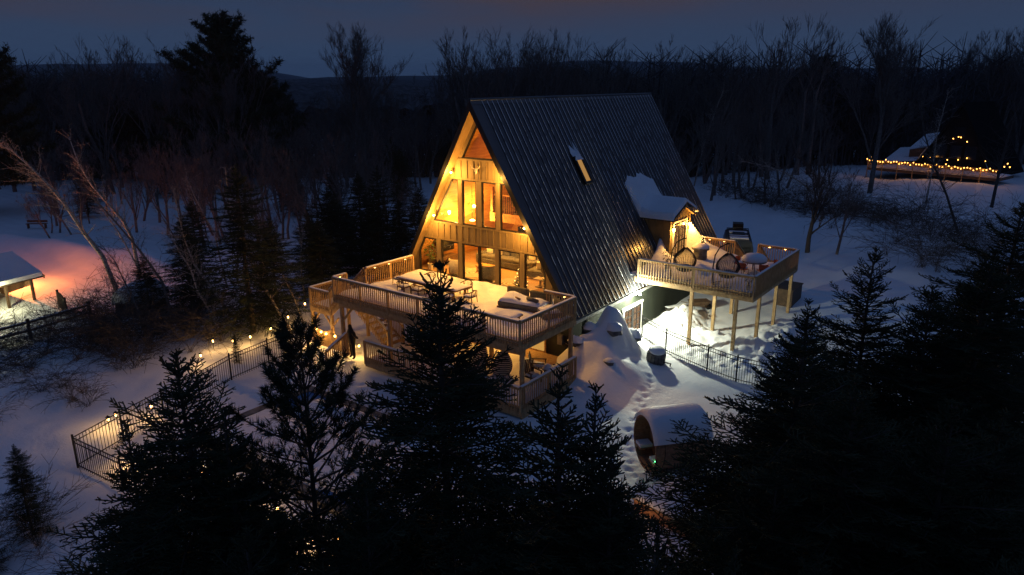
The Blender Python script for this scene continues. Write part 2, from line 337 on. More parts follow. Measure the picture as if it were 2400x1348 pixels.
for s in (1, -1):
    d = 0.012; oz = lambda t: (s*(W-t*NX), E_-t*NZ); rz0 = H-d/NZ; rz1 = H-TH/NZ
    a = [(0, 0, rz0), (s*(W-d*NX), 0, E_-d*NZ), (s*(W-TH*NX), 0, E_-TH*NZ), (0, 0, rz1)]
    MB().extrude(a, (0, LE-0.01, 0)).obj('roof_deck', 'black_trim', house)
    # prow overhang: wider at the ridge
    yr, ye = -0.52, -0.16
    f = [(0, yr, H), (s*W, ye, E_), (s*(W-TH*NX), ye, E_-TH*NZ), (0, yr, rz1)]; b = [(p[0], -0.004, p[2]) for p in f]
    MB().add(f+b, [(0, 1, 2, 3), (7, 6, 5, 4), (0, 4, 5, 1), (1, 5, 6, 2), (2, 6, 7, 3), (3, 7, 4, 0)]).obj('roof_overhang', 'roof_metal', house)
    e = 0.006; q = [(0, yr+0.03, rz1-e/NZ), (s*(W-(TH+e)*NX), ye+0.03, E_-(TH+e)*NZ), (s*(W-(TH+e)*NX), YW, E_-(TH+e)*NZ), (0, YW, rz1-e/NZ)]
    MB().extrude(q, (-s*NX*0.012, 0, -NZ*0.012)).obj('soffit', 'soffit_wood', house)
    # rake trim on the front edge
    r = [(0, yr-0.004, H+0.02), (s*(W+0.02), ye-0.004, E_), (s*(W+0.02-0.25*NX), ye-0.004, E_-0.24*NZ), (0, yr-0.004, H-0.24/NZ)]
    MB().extrude(r, (0, -0.025, 0)).obj('rake_trim', 'black_trim', house)
    # inner ceiling of pine boards
    e = 0.01; q = [(0, YW+0.12, rz1-e/NZ), (s*(W-(TH+e)*NX), YW+0.12, E_-(TH+e)*NZ), (s*(W-(TH+e)*NX), 13, E_-(TH+e)*NZ), (0, 13, rz1-e/NZ)]
    MB().extrude(q, (-s*NX*0.02, 0, -NZ*0.02)).obj('ceiling', 'pine_plank', house)
MB().tube([(0, -0.54, H+0.035), (0, LE, H+0.035)], 0.075, 8).extrude([(-0.14, -0.54, H-0.19), (0, -0.54, H+0.075), (0.14, -0.54, H-0.19)], (0, LE+0.54, 0)).obj('ridge_cap', 'roof_metal', house)
box('eave_gutter', house, W-0.06, W+0.08, 0.0, LE-0.05, E_-0.20, E_-0.05, 'galv')
# --- gable wall: clip helper
def clip(poly, inside, cut):
    out = []
    for i in range(len(poly)):
        a, b = poly[i], poly[(i+1) % len(poly)]; ia, ib = inside(a), inside(b)
        if ia >= 0: out.append(a)
        if (ia >= 0) != (ib >= 0): t = ia/(ia-ib); out.append((a[0]+(b[0]-a[0])*t, a[1]+(b[1]-a[1])*t))
    return out
def in_roof(poly, mrg=0.01):
    for s in (1, -1): 
        poly = clip(poly, lambda p: xin(p[1])-mrg-s*p[0], None)
        if len(poly) < 3: return []
    return poly
def wallpoly(name, poly, y, t, mat, par=house):
    poly = in_roof(poly)
    if len(poly) >= 3: return MB().extrude([(x, y, z) for x, z in poly], (0, t, 0)).obj(name, mat, par)
fx = lambda x: 1.0072*x-0.165
fz = lambda z: 1.0072*z-0.074
Z1, Z2, Z3, Z4 = fz(2.05), fz(3.05), fz(5.36), fz(6.46)
BW = 0.42
def siding(z0, z1, xa=-7, xb=7):
    i0 = int(math.floor(xa/BW)); i1 = int(math.ceil(xb/BW))
    for i in range(i0, i1):
        a, b = max(xa, i*BW), min(xb, (i+1)*BW)
        if b-a > 0.02: wallpoly('wall_board', [(a, z0), (b, z0), (b, z1), (a, z1)], YW, 0.05, 'siding')
        if xa < i*BW < xb: wallpoly('batten', [(i*BW-0.022, z0+0.05), (i*BW+0.022, z0+0.05), (i*BW+0.022, z1-0.05), (i*BW-0.022, z1-0.05)], YW-0.045, 0.043, 'siding')
siding(Z1, Z2); siding(Z3, Z4)
for z in (Z1+0.02, Z2-0.10, Z3+0.02, Z4-0.10): wallpoly('trim_board', [(-7, z), (7, z), (7, z+0.08), (-7, z+0.08)], YW-0.04, 0.038, 'siding')
# windows
def inset(poly, d):
    c = (sum(p[0] for p in poly)/len(poly), sum(p[1] for p in poly)/len(poly)); n = len(poly); L2 = []
    for i in range(n):
        a, b = poly[i], poly[(i+1) % n]; ex, ez = b[0]-a[0], b[1]-a[1]; l = math.hypot(ex, ez); nx, nz = -ez/l, ex/l
        if (c[0]-a[0])*nx+(c[1]-a[1])*nz < 0: nx, nz = -nx, -nz
        L2.append((a[0]+nx*d, a[1]+nz*d, ex, ez))
    out = []
    for i in range(n):
        x1, z1, ex1, ez1 = L2[i-1]; x2, z2, ex2, ez2 = L2[i]; det = ex1*ez2-ez1*ex2
        t = ((x2-x1)*ez2-(z2-z1)*ex2)/det; out.append((x1+ex1*t, z1+ez1*t))
    return out
def window(poly, y=YW, fr=0.055, name='window', par=house, frame='black_trim', f3=None, t=0.10):
    f3 = f3 or (lambda p, yy: (p[0], yy, p[1]))
    i = inset(poly, fr); n = len(poly); mb = MB()
    V = [f3(p, y-0.02) for p in poly]+[f3(p, y-0.02) for p in i]+[f3(p, y+t) for p in poly]+[f3(p, y+t) for p in i]
    fs = []
    for k in range(n):
        j = (k+1) % n; fs += [(k, j, n+j, n+k), (2*n+k, 3*n+k, 3*n+j, 2*n+j), (k, 2*n+k, 2*n+j, j), (n+k, n+j, 3*n+j, 3*n+k)]
    w = mb.add(V, fs).obj(name, frame, par)
    g = MB().add([f3(p, y+0.03) for p in i]+[f3(p, y+0.042) for p in i], [tuple(range(n))[::-1], tuple(range(n, 2*n))]+[(k, (k+1) % n, n+(k+1) % n, n+k) for k in range(n)]).obj('pane', 'glass', w)
    return w
zb = 0.06
m1, m2, m3, m4 = (fx(-2.90), fx(-2.58)), (fx(-1.35), fx(-1.08)), (fx(1.09), fx(1.33)), (fx(2.65), fx(2.94))
xl, xr = fx(-4.22), fx(4.17); zs = fz(1.25); xlt, xrt = fx(-3.80), fx(3.77)
window([(xl, zb), (m1[0], zb), (m1[0], Z1), (xlt, Z1), (xl, zs)])
window([(m1[1], zb), (m2[0], zb), (m2[0], Z1), (m1[1], Z1)])
window([(m4[1], zb), (xr, zb), (xr, zs), (xrt, Z1), (m4[1], Z1)])
window([(m3[1], zb), (m4[0], zb), (m4[0], Z1), (m3[1], Z1)])
md = (m2[1]+m3[0])/2
window([(m2[1], zb), (md+0.03, zb), (md+0.03, Z1), (m2[1], Z1)], YW, 0.06, 'sliding_door')
window([(md-0.03, zb), (m3[0], zb), (m3[0], Z1), (md-0.03, Z1)], YW+0.11, 0.06, 'sliding_door', t=0.07)
for a, b in (m1, m2, m3, m4): wallpoly('mullion', [(a+0.003, zb-0.05), (b-0.003, zb-0.05), (b-0.003, Z1-0.003), (a+0.003, Z1-0.003)], YW-0.05, 0.14, 'siding')
u1, u2_, u3 = (fx(-1.28), fx(-1.02)), (fx(-0.09), fx(0.25)), (fx(1.17), fx(1.44))
uL, uLt, uR, uRt = fx(-3.08), fx(-1.71), fx(3.20), fx(1.82)
window([(uL, Z2), (u1[0], Z2), (u1[0], Z3), (uLt, Z3)]); window([(u1[1], Z2), (u2_[0], Z2), (u2_[0], Z3), (u1[1], Z3)])
window([(u2_[1], Z2), (u3[0], Z2), (u3[0], Z3), (u2_[1], Z3)]); window([(u3[1], Z2), (uR, Z2), (uRt, Z3), (u3[1], Z3)])
for a, b in (u1, u2_, u3): wallpoly('mullion', [(a+0.003, Z2+0.003), (b-0.003, Z2+0.003), (b-0.003, Z3-0.003), (a+0.003, Z3-0.003)], YW-0.05, 0.14, 'siding')
window([(fx(-1.02), Z4), (fx(1.10), Z4), (fx(0.04)+0.05, fz(8.15)), (fx(0.04)-0.05, fz(8.15))])
# strips of wall between windows and roof
for s in (-1, 1):
    e = lambda a, b: (a if s < 0 else b)
    wallpoly('wall_board', [(e(uL, uR)+s*0.004, Z2), (e(uLt, uRt)+s*0.004, Z3), (s*7, Z3), (s*7, Z2)], YW, 0.05, 'siding')
    wallpoly('wall_board', [(e(xl, xr)+s*0.004, -0.3), (e(xl, xr)+s*0.004, zs), (e(xlt, xrt)+s*0.004, Z1), (s*7, Z1), (s*7, -0.3)], YW, 0.05, 'siding')
    for xx in (0.4, 0.8): wallpoly('batten', [(e(xl, xr)+s*xx-0.022, -0.25), (e(xl, xr)+s*xx+0.022, -0.25), (e(xl, xr)+s*xx+0.022, Z1), (e(xl, xr)+s*xx-0.022, Z1)], YW-0.028, 0.026, 'siding')
    wallpoly('wall_board', [(e(fx(-1.02), fx(1.10))+s*0.004, Z4), (fx(0.04)+s*0.054, fz(8.15)), (fx(0.04)+s*0.054, 9.2), (s*3, 9.2), (s*3, Z4)], YW, 0.05, 'siding')
box('sill', house, xl-0.02, xr+0.02, YW-0.06, YW+0.16, -0.05, zb-0.003, 'black_trim')
# rear gable, floors and inner walls
MB().extrude([(-xin(-0.5), L-0.3, -0.5), (xin(-0.5), L-0.3, -0.5), (0, L-0.3, H-TH/NZ)], (0, 0.1, 0)).obj('rear_wall', 'siding', house)
MB().box(-5.4, 5.4, YW+0.13, 13, -0.25, 0.0).obj('living_floor', 'floor_wood', house)
MB().extrude([(-xin(0), 9.0, 0.003), (xin(0), 9.0, 0.003), (0, 9.0, H-TH/NZ-0.1)], (0, 0.1, 0)).obj('inner_wall', 'pine_plank', house)
MB().box(-1.6, 3.55, 3.05, 8.99, 2.75, 2.95).obj('loft_floor', 'pine_plank', house)
bar('loft_beam', house, (-1.6, 3.0, 2.98), (3.3, 3.0, 2.98), 0.08, 0.5, 'pine_plank')
bar('loft_handrail', house, (-1.5, 3.08, 4.2), (2.5, 3.08, 4.2), 0.07, 0.07, 'pine_plank')
bar('loft_post', house, (-1.5, 3.08, 2.97), (-1.5, 3.08, 4.6), 0.16, 0.16, 'pine_plank')
for i in range(30):
    x = -1.38+i*0.13
    bar('loft_baluster', house, (x, 3.08, 3.1), (x, 3.08, 4.18), 0.03, 0.03, 'black_trim')
# basement walls
MB().box(5.50, 5.62, 0.35, L-0.35, G0-0.6, E_-0.22).obj('basement_wall', 'green_wall', house)
MB().box(-5.62, -5.50, 0.35, L-0.35, G0-1.2, E_-0.22).obj('basement_wall', 'green_wall', house)
MB().box(-5.62, 5.62, 0.25, 0.347, G0-0.8, -0.27).obj('basement_wall', 'dark_wall', house)
MB().box(-5.62, 5.62, L-0.346, L-0.25, G0-0.8, -0.27).obj('basement_wall', 'dark_wall', house)
# lit basement door under the deck
def panel_door(par, name, p, q, z0, z1, nrm, frame, panes=(2, 5), pane_mat='glass'):
    """a glazed door leaf between plan points p and q: frame, muntins, panes"""
    p, q, nv = Vector(p), Vector(q), Vector(nrm); d = (q-p); wd = d.length; d.normalize(); f = 0.09
    pt = lambda a, z, o=0: (p.x+d.x*a+nv.x*o, p.y+d.y*a+nv.y*o, z)
    mb = MB()
    def slab(a0, a1, za, zb_, o0, o1):
        V = [pt(a, z, o) for o in (o0, o1) for a, z in ((a0, za), (a1, za), (a1, zb_), (a0, zb_))]
        mb.add(V, [(0, 1, 2, 3), (7, 6, 5, 4), (0, 4, 5, 1), (1, 5, 6, 2), (2, 6, 7, 3), (3, 7, 4, 0)])
    slab(0, f, z0, z1, 0, .05); slab(wd-f, wd, z0, z1, 0, .05); slab(f, wd-f, z0, z0+f*2, 0, .049); slab(f, wd-f, z1-f, z1, 0, .049)
    o = mb.obj(name, frame, par)
    for i in range(1, panes[0]):
        a = f+(wd-2*f)*i/panes[0]; mb = MB(); slab(a-.015, a+.015, z0+2*f, z1-f, 0.006, .042); mb.obj('muntin', frame, o)
    for j in range(1, panes[1]):
        z = z0+2*f+(z1-z0-3*f)*j/panes[1]; mb = MB(); slab(f, wd-f, z-.015, z+.015, 0.008, .040); mb.obj('muntin', frame, o)
    mb = MB(); slab(f, wd-f, z0+2*f, z1-f, 0.02, 0.026); mb.obj('pane', pane_mat, o)
    return o
emat('lit_glass', (1.0, 0.50, 0.11), 0.45)
emat('warm_glow_sheet', (1.0, 0.42, 0.14), 0.22)  # glow of the sheets added behind the french door panes
panel_door(house, 'basement_door', (2.6, 0.245), (4.1, 0.245), G0+0.3, -1.1, (0, -1), 'pine_plank', (1, 1), 'lit_glass')
# white french door in the green wall
box('door_casing', house, 5.622, 5.68, 5.30, 5.44, -4.0, -1.82, 'white_trim'); box('door_casing', house, 5.622, 5.68, 7.46, 7.60, -4.0, -1.82, 'white_trim')
box('door_casing', house, 5.622, 5.69, 5.24, 7.66, -1.817, -1.66, 'white_trim'); box('door_glow_sheet', house, 5.624, 5.628, 5.45, 7.45, -3.9, -1.83, 'warm_glow_sheet')  # no real curtain: glowing sheet stands in for the panes' warm reflection
panel_door(house, 'french_door', (5.632, 5.45), (5.632, 6.44), -3.95, -1.83, (1, 0), 'black_trim'); panel_door(house, 'french_door', (5.632, 6.46), (5.632, 7.45), -3.95, -1.83, (1, 0), 'black_trim')
MB().tube([(5.66, 6.1, -1.05), (5.66, 1.8, -1.05), (5.66, 1.6, -1.25), (5.66, 1.6, -2.9)], 0.035, 6).obj('conduit', 'galv', house)
# floodlight on the side wall
fl = MB().box(5.625, 5.70, 6.18, 6.38, -1.15, -0.98).tube([(5.70, 6.28, -1.06), (6.08, 6.28, -0.94)], [0.03, 0.05], 8).obj('floodlight', 'galv', house)
MB().lathe([(0.02, -0.06), (0.07, -0.03), (0.075, 0.0), (0.05, 0.05), (0.01, 0.06)], 10, (6.12, 6.28, -0.95)).obj('bulb', 'bulb_white', fl)
lamp('flood_light', fl, (6.34, 6.02, -0.86), 1050, (0.96, 1.0, 0.76), 0.05)
# soffit lamps on the gable
for x, z in ((-1.72, 5.72), (-3.02, 3.36), (1.62, 5.72), (2.92, 3.36)):
    b = MB().lathe([(0.03, 0.10), (0.05, 0.02), (0.02, 0.0)], 8, (x+0.05, -0.10, z)).obj('gable_lamp', 'black_trim', house)
    MB().lathe([(0.01, -0.07), (0.05, -0.045), (0.06, 0.0), (0.03, 0.03)], 10, (x+0.05, -0.10, z-0.005)).obj('bulb', 'bulb_warm', b)
    lamp('gable_light', b, (x+0.05-math.copysign(0.10, -x)*-1, -0.55, z-0.10), 310, (1.0, 0.47, 0.085), 0.05)
# deer skull on the gable siding
sk = MB().lathe([(0.02, -0.16), (0.05, -0.1), (0.08, 0.0), (0.07, 0.08), (0.03, 0.13)], 8, (-0.18, YW-0.10, 5.86))
for s in (-1, 1): sk.tube([(-0.18+s*0.05, YW-0.12, 5.95), (-0.18+s*0.22, YW-0.16, 6.0), (-0.18+s*0.30, YW-0.14, 6.14)], [0.022, 0.018, 0.006], 5).tube([(-0.18+s*0.2, YW-0.16, 5.99), (-0.18+s*0.2, YW-0.18, 6.12)], [0.015, 0.005], 5)
tag(sk.obj('deer_skull', 'cream_fabric'), 'pale deer skull with antlers mounted on the gable siding', 'wall mount')
# skylight with snow
sx0, sx1 = 3.55/SL*0+ (H-6.15)/((H-E_)/SL), (H-4.72)/((H-E_)/SL)
sk = link('skylight', None, house); M = Mr.copy(); M.translation = (0, 6.28, H); sk.matrix_local = M
MB().box(sx0, sx1, -0.42, -0.27, 0.012, 0.17).box(sx0, sx1, 0.27, 0.42, 0.012, 0.17).box(sx0, sx0+0.15, -0.27, 0.27, 0.012, 0.169).box(sx1-0.15, sx1, -0.27, 0.27, 0.012, 0.169).obj('skylight_frame', 'black_trim', sk)
emat('lit_skylight', (1.0, 0.52, 0.16), 0.30); MB().box(sx0+0.15, sx1-0.15, -0.27, 0.27, 0.09, 0.10).obj('skylight_pane', 'lit_skylight', sk)
MB().add([(sx0+0.25, -0.40, 0.18), (sx0+0.25, 0.40, 0.18), (sx0-0.3, 0.42, 0.05), (sx0-0.95, 0.24, 0.05), (sx0-0.35, 0.05, 0.06), (sx0-0.75, -0.24, 0.05), (sx0-0.25, -0.42, 0.05), (sx0, 0, 0.26)],
         [(0, 1, 7), (1, 2, 7), (2, 3, 7), (3, 4, 7), (4, 5, 7), (5, 6, 7), (6, 0, 7)]).obj('skylight_snow', 'snow', sk, True)

# --- dormer with french doors on to the side deck
DY0, DY1, DXF = 10.55, 13.30, 5.75; DC = (DY0+DY1)/2; DZE, DZP = 2.50, 3.14
dor = link('dormer', None, house)
xm = lambda z: K*(H-z)
for y, t in ((DY0, 0.08), (DY1, -0.08)):
    MB().extrude([(DXF, y, -0.1), (DXF, y, DZE), (xm(DZE)-0.2, y, DZE), (xm(-0.1)-0.2, y, -0.1)], (0, t, 0)).obj('dormer_side', 'siding', dor)
    for x in (5.3, 4.85, 4.4):
        if x > xm(0): pass
        zl = H-x/K; bar('batten', dor, (x, y-math.copysign(0.012, t), max(zl-0.1, 0)), (x, y-math.copysign(0.012, t), DZE), 0.04, 0.024, 'siding')
dw0, dw1, dzt = 11.05, 12.75, 2.03
fy = lambda poly: [(DXF, y, z) for y, z in poly]
for poly in ([(DY0+0.081, -0.1), (dw0-0.1, -0.1), (dw0-0.1, dzt+0.1), (DY0+0.081, dzt+0.1)], [(dw1+0.1, -0.1), (DY1-0.081, -0.1), (DY1-0.081, dzt+0.1), (dw1+0.1, dzt+0.1)],
             [(DY0+0.081, dzt+0.103), (DY1-0.081, dzt+0.103), (DY1-0.081, DZE), (DC, DZP-0.06), (DY0+0.081, DZE)]):
    MB().extrude(fy(poly), (-0.06, 0, 0)).obj('dormer_front', 'siding', dor)
for i in range(7):
    y = DY0+0.3+i*0.36; bar('batten', dor, (DXF+0.012, y, dzt+0.16), (DXF+0.012, y, min(DZE, 9)+0.55*(1-abs(y-DC)/1.5)-0.02), 0.024, 0.04, 'siding', (0, 1, 0))
for y in (DY0+0.04, DY1-0.04): box('corner_board', dor, DXF-0.02, DXF+0.03, y-0.06, y+0.06, -0.05, DZE-0.02, 'soffit_wood')
box('door_casing', dor, DXF+0.002, DXF+0.05, dw0-0.11, dw0-0.002, -0.05, dzt+0.1, 'white_trim'); box('door_casing', dor, DXF+0.002, DXF+0.05, dw1+0.002, dw1+0.11, -0.05, dzt+0.1, 'white_trim'); box('door_casing', dor, DXF+0.002, DXF+0.06, dw0-0.13, dw1+0.13, dzt+0.102, dzt+0.2, 'white_trim')
box('door_glow_sheet', dor, DXF-0.05, DXF-0.045, dw0, dw1, 0, dzt, 'warm_glow_sheet')  # same added glowing sheet, behind the dormer panes
panel_door(dor, 'french_door', (DXF-0.03, dw0), (DXF-0.03, (dw0+dw1)/2-0.005), 0.06, dzt, (1, 0), 'black_trim'); panel_door(dor, 'french_door', (DXF-0.03, (dw0+dw1)/2+0.005), (DXF-0.03, dw1), 0.06, dzt, (1, 0), 'black_trim')
for s in (-1, 1):
    ye = DC+s*1.62; ze = DZE-0.12; xf = DXF+0.28
    P = [(xf, DC, DZP), (xf, ye, ze), (xm(ze)-0.3, ye, ze), (xm(DZP)-0.3, DC, DZP)]
    MB().extrude(P, (0, 0, 0.09)).obj('dormer_roof', 'black_trim', dor)
    MB().extrude([(xf-0.27, DC, DZP-0.004), (xf-0.27, ye, ze-0.004), (xf-0.02, ye, ze-0.004), (xf-0.02, DC, DZP-0.004)], (0, 0, -0.02)).obj('dormer_soffit', 'soffit_wood', dor)
    MB().extrude([(xf+0.003, DC, DZP-0.12), (xf+0.003, ye, ze-0.1), (xf+0.003, ye, ze+0.02), (xf+0.003, DC, DZP+0.03)], (0.03, 0, 0)).obj('dormer_fascia', 'soffit_wood', dor)
for y in (dw0-0.30, dw1+0.30):
    sc = MB().box(DXF+0.004, DXF+0.04, y-0.05, y+0.05, 1.72, 1.98).tube([(DXF+0.04, y, 1.93), (DXF+0.14, y, 1.97)], 0.015, 5).lathe([(0.09, 0.0), (0.03, 0.06)], 8, (DXF+0.14, y, 1.93)).obj('wall_lantern', 'black_trim', dor)
    MB().lathe([(0.055, 0), (0.075, 0.10), (0.07, 0.20), (0.03, 0.205)], 8, (DXF+0.14, y, 1.72)).obj('lantern_glass', 'bulb_warm', sc)
    lamp('lantern_light', sc, (DXF+0.27, y, 1.80), 120, (1.0, 0.47, 0.085), 0.06)
# snow on the dormer roof, running up on to the main roof
gx = np.linspace(2.55, DXF+0.36, 110); gy = np.linspace(DC-1.80, DC+1.80, 110); A, B = np.meshgrid(gx, gy)
zd = DZP+0.09-(DZP-DZE+0.12)/1.62*np.abs(B-DC)*0.9; zm = H-A/K; base = np.maximum(zd, zm)
upl = (zm-zd)                                          # >0 where the main roof is above the dormer roof
jag = 0.9+0.6*vnoise(B*1.0, B*0+3, 0.8)+0.22*vnoise(B*1.0, B*0+7, 0.25)+0.25*np.abs(B-DC)
th = 0.34*np.clip(1.15-upl/(1.0*jag+0.35), 0, 1)**0.35; th = th*np.clip((1.80-np.abs(B-DC))/0.22, 0, 1)**0.5*np.clip((DXF+0.37-A)/0.12, 0.15, 1)**0.5
inb = (np.clip(1.15-upl/(1.0*jag+0.35), 0, 1) > 0.02)
sm = 0.16*np.exp(-(upl/0.5)**2)
Zs = base+th+sm*(th > 0)
ii = np.arange(A.size).reshape(A.shape); q = np.stack([ii[:-1, :-1], ii[:-1, 1:], ii[1:, 1:], ii[1:, :-1]], -1).reshape(-1, 4); ok = inb.ravel()[q].all(1)
link('dormer_snow', np_mesh('dormer_snow', np.stack([A, B, Zs], -1).reshape(-1, 3), q[ok], 'snow', True), dor)

# ------------------------------------------------------------------ things in the lit rooms
def light_globe(loc, p, label):
    t = MB().lathe([(0.02, -0.09), (0.07, -0.06), (0.09, 0.0), (0.07, 0.06), (0.02, 0.09)], 12).obj('globe_lamp', 'bulb_warm', None, True, loc); tag(t, label, 'lamp')
    lamp('globe_light', t, (0.55, -0.05, -0.15), p, (1.0, 0.47, 0.085), 0.08); return t
light_globe((-2.80, 0.95, 3.38), 105, 'round glowing globe lamp hanging behind the slanted upper left window')
light_globe((-2.68, 2.9, 3.44), 250, 'round glowing globe lamp behind the second upper window')
t = MB().lathe([(0.05, 0.06), (0.16, 0.0), (0.14, -0.02)], 12).obj('ceiling_lamp', 'bulb_warm', None, False, (0.8, 3.5, 2.62)); tag(t, 'small ceiling lamp glowing over the living room sofa', 'lamp')
lamp('ceiling_light', t, (0, 0, -0.14), 470, (1.0, 0.47, 0.085), 0.1)
bar('hanging_rod', t, (0, 0, 0.06), (0, 0, 0.128), 0.015, 0.015, 'black_trim')
t = MB().lathe([(0.05, 0.06), (0.16, 0.0), (0.14, -0.02)], 12).obj('ceiling_lamp', 'bulb_warm', None, False, (-2.4, 2.4, 2.75)); tag(t, 'small ceiling lamp glowing near the television wall', 'lamp')
lamp('ceiling_light', t, (0, 0, -0.14), 470, (1.0, 0.47, 0.085), 0.1)
bar('hanging_rod', t, (0, 0, 0.06), (0, 0, 1.95), 0.015, 0.015, 'black_trim')
def rbox(mb, x0, x1, y0, y1, z0, z1, r=0.06):
    """soft-edged cushion block"""
    def ring(i, z): return [(x0+i, y0+r+i, z), (x0+r+i, y0+i, z), (x1-r-i, y0+i, z), (x1-i, y0+r+i, z), (x1-i, y1-r-i, z), (x1-r-i, y1-i, z), (x0+r+i, y1-i, z), (x0+i, y1-r-i, z)]
    V = ring(r*0.5, z0)+ring(0, z0+r*0.6)+ring(0, z1-r*0.6)+ring(r*0.6, z1)
    fs = [tuple(range(8))[::-1], tuple(range(24, 32))]
    for a in range(3): fs += [(a*8+k, a*8+(k+1) % 8, a*8+8+(k+1) % 8, a*8+8+k) for k in range(8)]
    mb.add(V, fs); return mb
t = thing('indoor_sofa', 'long grey sofa with scatter cushions behind the sliding door', 'sofa', (-0.9, 3.75, 0), 0.0)
rbox(MB(), -1.9, 1.9, -0.5, 0.5, 0.08, 0.42).obj('base', 'grey_fabric', t); rbox(MB(), -1.9, 1.9, 0.28, 0.55, 0.42, 0.92).obj('backrest', 'grey_fabric', t)
for s in (-1, 1): rbox(MB(), s*1.9-0.14, s*1.9+0.14, -0.5, 0.5, 0.1, 0.66).obj('armrest', 'grey_fabric', t)
for i in range(3): rbox(MB(), -1.74+i*1.17, -0.60+i*1.17, -0.48, 0.27, 0.425, 0.60).obj('seat_cushion', 'grey_fabric', t)
for x, mt in ((-1.5, 'cream_fabric'), (-0.8, 'cream_fabric'), (-0.3, 'grey_fabric'), (0.6, 'olive_fabric'), (1.5, 'cream_fabric')): rbox(MB(), x-0.22, x+0.22, 0.12, 0.27, 0.60, 1.0).obj('pillow', mt, t)
t = thing('grey_armchair', 'grey upholstered chaise with pale pillow near the right window', 'armchair', (1.75, 3.1, 0), 0.1)
rbox(MB(), -0.55, 0.55, -0.6, 0.6, 0.08, 0.45).obj('base', 'grey_fabric', t); rbox(MB(), 0.3, 0.58, -0.6, 0.6, 0.45, 0.95).obj('backrest', 'grey_fabric', t); rbox(MB(), -0.2, 0.28, -0.15, 0.05, 0.46, 0.85).obj('pillow', 'cream_fabric', t)
for nme, loc, rz, mt, lb in (('tub_armchair', (-2.35, 0.95, 0), 0.6, 'cream_fabric', 'cream rounded armchair beside the television wall'), ('tub_armchair', (-0.1, 0.9, 0), 0.1, 'olive_fabric', 'olive round-backed armchair just inside the sliding door')):
    t = thing(nme, lb, 'armchair', loc, rz)
    MB().lathe([(0.30, 0.05), (0.34, 0.12), (0.36, 0.40), (0.30, 0.44)], 16).obj('seat', mt, t, True)
    mb = MB(); n = 13
    for i in range(n):
        a = math.pi*(1.0+i/(n-1)); mb.v += [(0.36*math.cos(a), 0.36*math.sin(a), 0.1), (0.36*math.cos(a), 0.36*math.sin(a), 0.86), (0.45*math.cos(a), 0.45*math.sin(a), 0.86), (0.45*math.cos(a), 0.45*math.sin(a), 0.1)]
    for i in range(n-1):
        for k in range(4): mb.f.append((i*4+k, i*4+(k+1) % 4, i*4+4+(k+1) % 4, i*4+4+k)); mb.mi.append(0)
    mb.f += [(3, 2, 1, 0), (n*4-4, n*4-3, n*4-2, n*4-1)]; mb.mi += [0, 0]; mb.obj('backrest', mt, t, True)
for loc, lb in (((-1.75, 1.55, 0.006), 'round rug of concentric rings under the olive armchair'), ((1.2, 1.05, 0.006), 'round rug of concentric rings behind the right hand door pane')):
    t = MB().lathe([(1.0, 0.0), (1.0, 0.012)], 32).obj('round_rug', 'rug_rings', None, False, loc); tag(t, lb, 'rug')
t = thing('coffee_table', 'low orange pine coffee table in front of the grey sofa', 'table', (-1.1, 2.1, 0))
box('table_top', t, -0.65, 0.65, -0.32, 0.32, 0.34, 0.40, 'pine_plank')
for a in (-0.55, 0.55):
    for b in (-0.24, 0.24): box('leg', t, a-0.035, a+0.035, b-0.035, b+0.035, 0.0, 0.338, 'pine_plank')
t = thing('television', 'large black television on the left pine wall', 'television', (-4.15, 2.0, 1.25), 0)
box('screen', t, 0.0, 0.05, -0.75, 0.75, -0.42, 0.42, 'dark_glass'); box('mount', t, -0.25, -0.002, -0.2, 0.2, -0.2, 0.2, 'black_trim')
t = thing('console_table', 'dark low console with bowls below the television', 'cabinet', (-4.3, 2.1, 0))
box('cabinet_body', t, -0.3, 0.3, -0.9, 0.9, 0.12, 0.5, 'dark_wood')
for b in (-0.8, 0.8): box('leg', t, -0.25, 0.25, b-0.03, b+0.03, 0.0, 0.119, 'black_trim')
t = thing('side_table', 'small pale side table beside the right window', 'table', (2.85, 1.5, 0)); box('table_top', t, -0.3, 0.3, -0.25, 0.25, 0.42, 0.46, 'cream_fabric'); box('stem', t, -0.04, 0.04, -0.04, 0.04, 0.03, 0.419, 'dark_wood'); box('foot', t, -0.2, 0.2, -0.2, 0.2, 0.0, 0.029, 'dark_wood')
def leafy(mb, n, c, rx, rz, size, seed):
    rg = random.Random(seed)
    for i in range(n):
        a, b, r = rg.uniform(0, 6.28), rg.uniform(-1, 1), rg.uniform(0.3, 1)**0.5
        p = Vector((c[0]+math.cos(a)*rx*r*math.sqrt(1-b*b), c[1]+math.sin(a)*rx*r*math.sqrt(1-b*b), c[2]+b*rz*r))
        d = Vector((rg.uniform(-1, 1), rg.uniform(-1, 1), rg.uniform(-1, 0.6))).normalized()*size; s = d.cross(Vector((rg.uniform(-1, 1), rg.uniform(-1, 1), 1))).normalized()*size*0.3
        mb.add([p, p+d*0.5+s, p+d, p+d*0.5-s], [(0, 1, 2, 3)])
    return mb
def potted(name, label, loc, h, r, pot, seed, n=160, size=0.12, lmat='leaf'):
    t = thing(name, label, 'plant', loc); MB().lathe([(r*0.7, 0), (r, pot), (r*0.9, pot), (r*0.85, pot-0.03)], 10).obj('pot', 'cream_fabric', t)
    mb = MB()
    rg = random.Random(seed)
    for i in range(5): mb.tube([(0, 0, pot-0.04), (rg.uniform(-.1, .1), rg.uniform(-.1, .1), h*0.5), (rg.uniform(-.2, .2), rg.uniform(-.2, .2), h*0.85)], [0.012, 0.01, 0.005], 4)
    mb.obj('stem', 'dark_bark', t); leafy(MB(), n, (0, 0, (h+pot)/2+h*0.1), h*0.25, h*0.42, size, seed).obj('foliage', lmat, t); return t
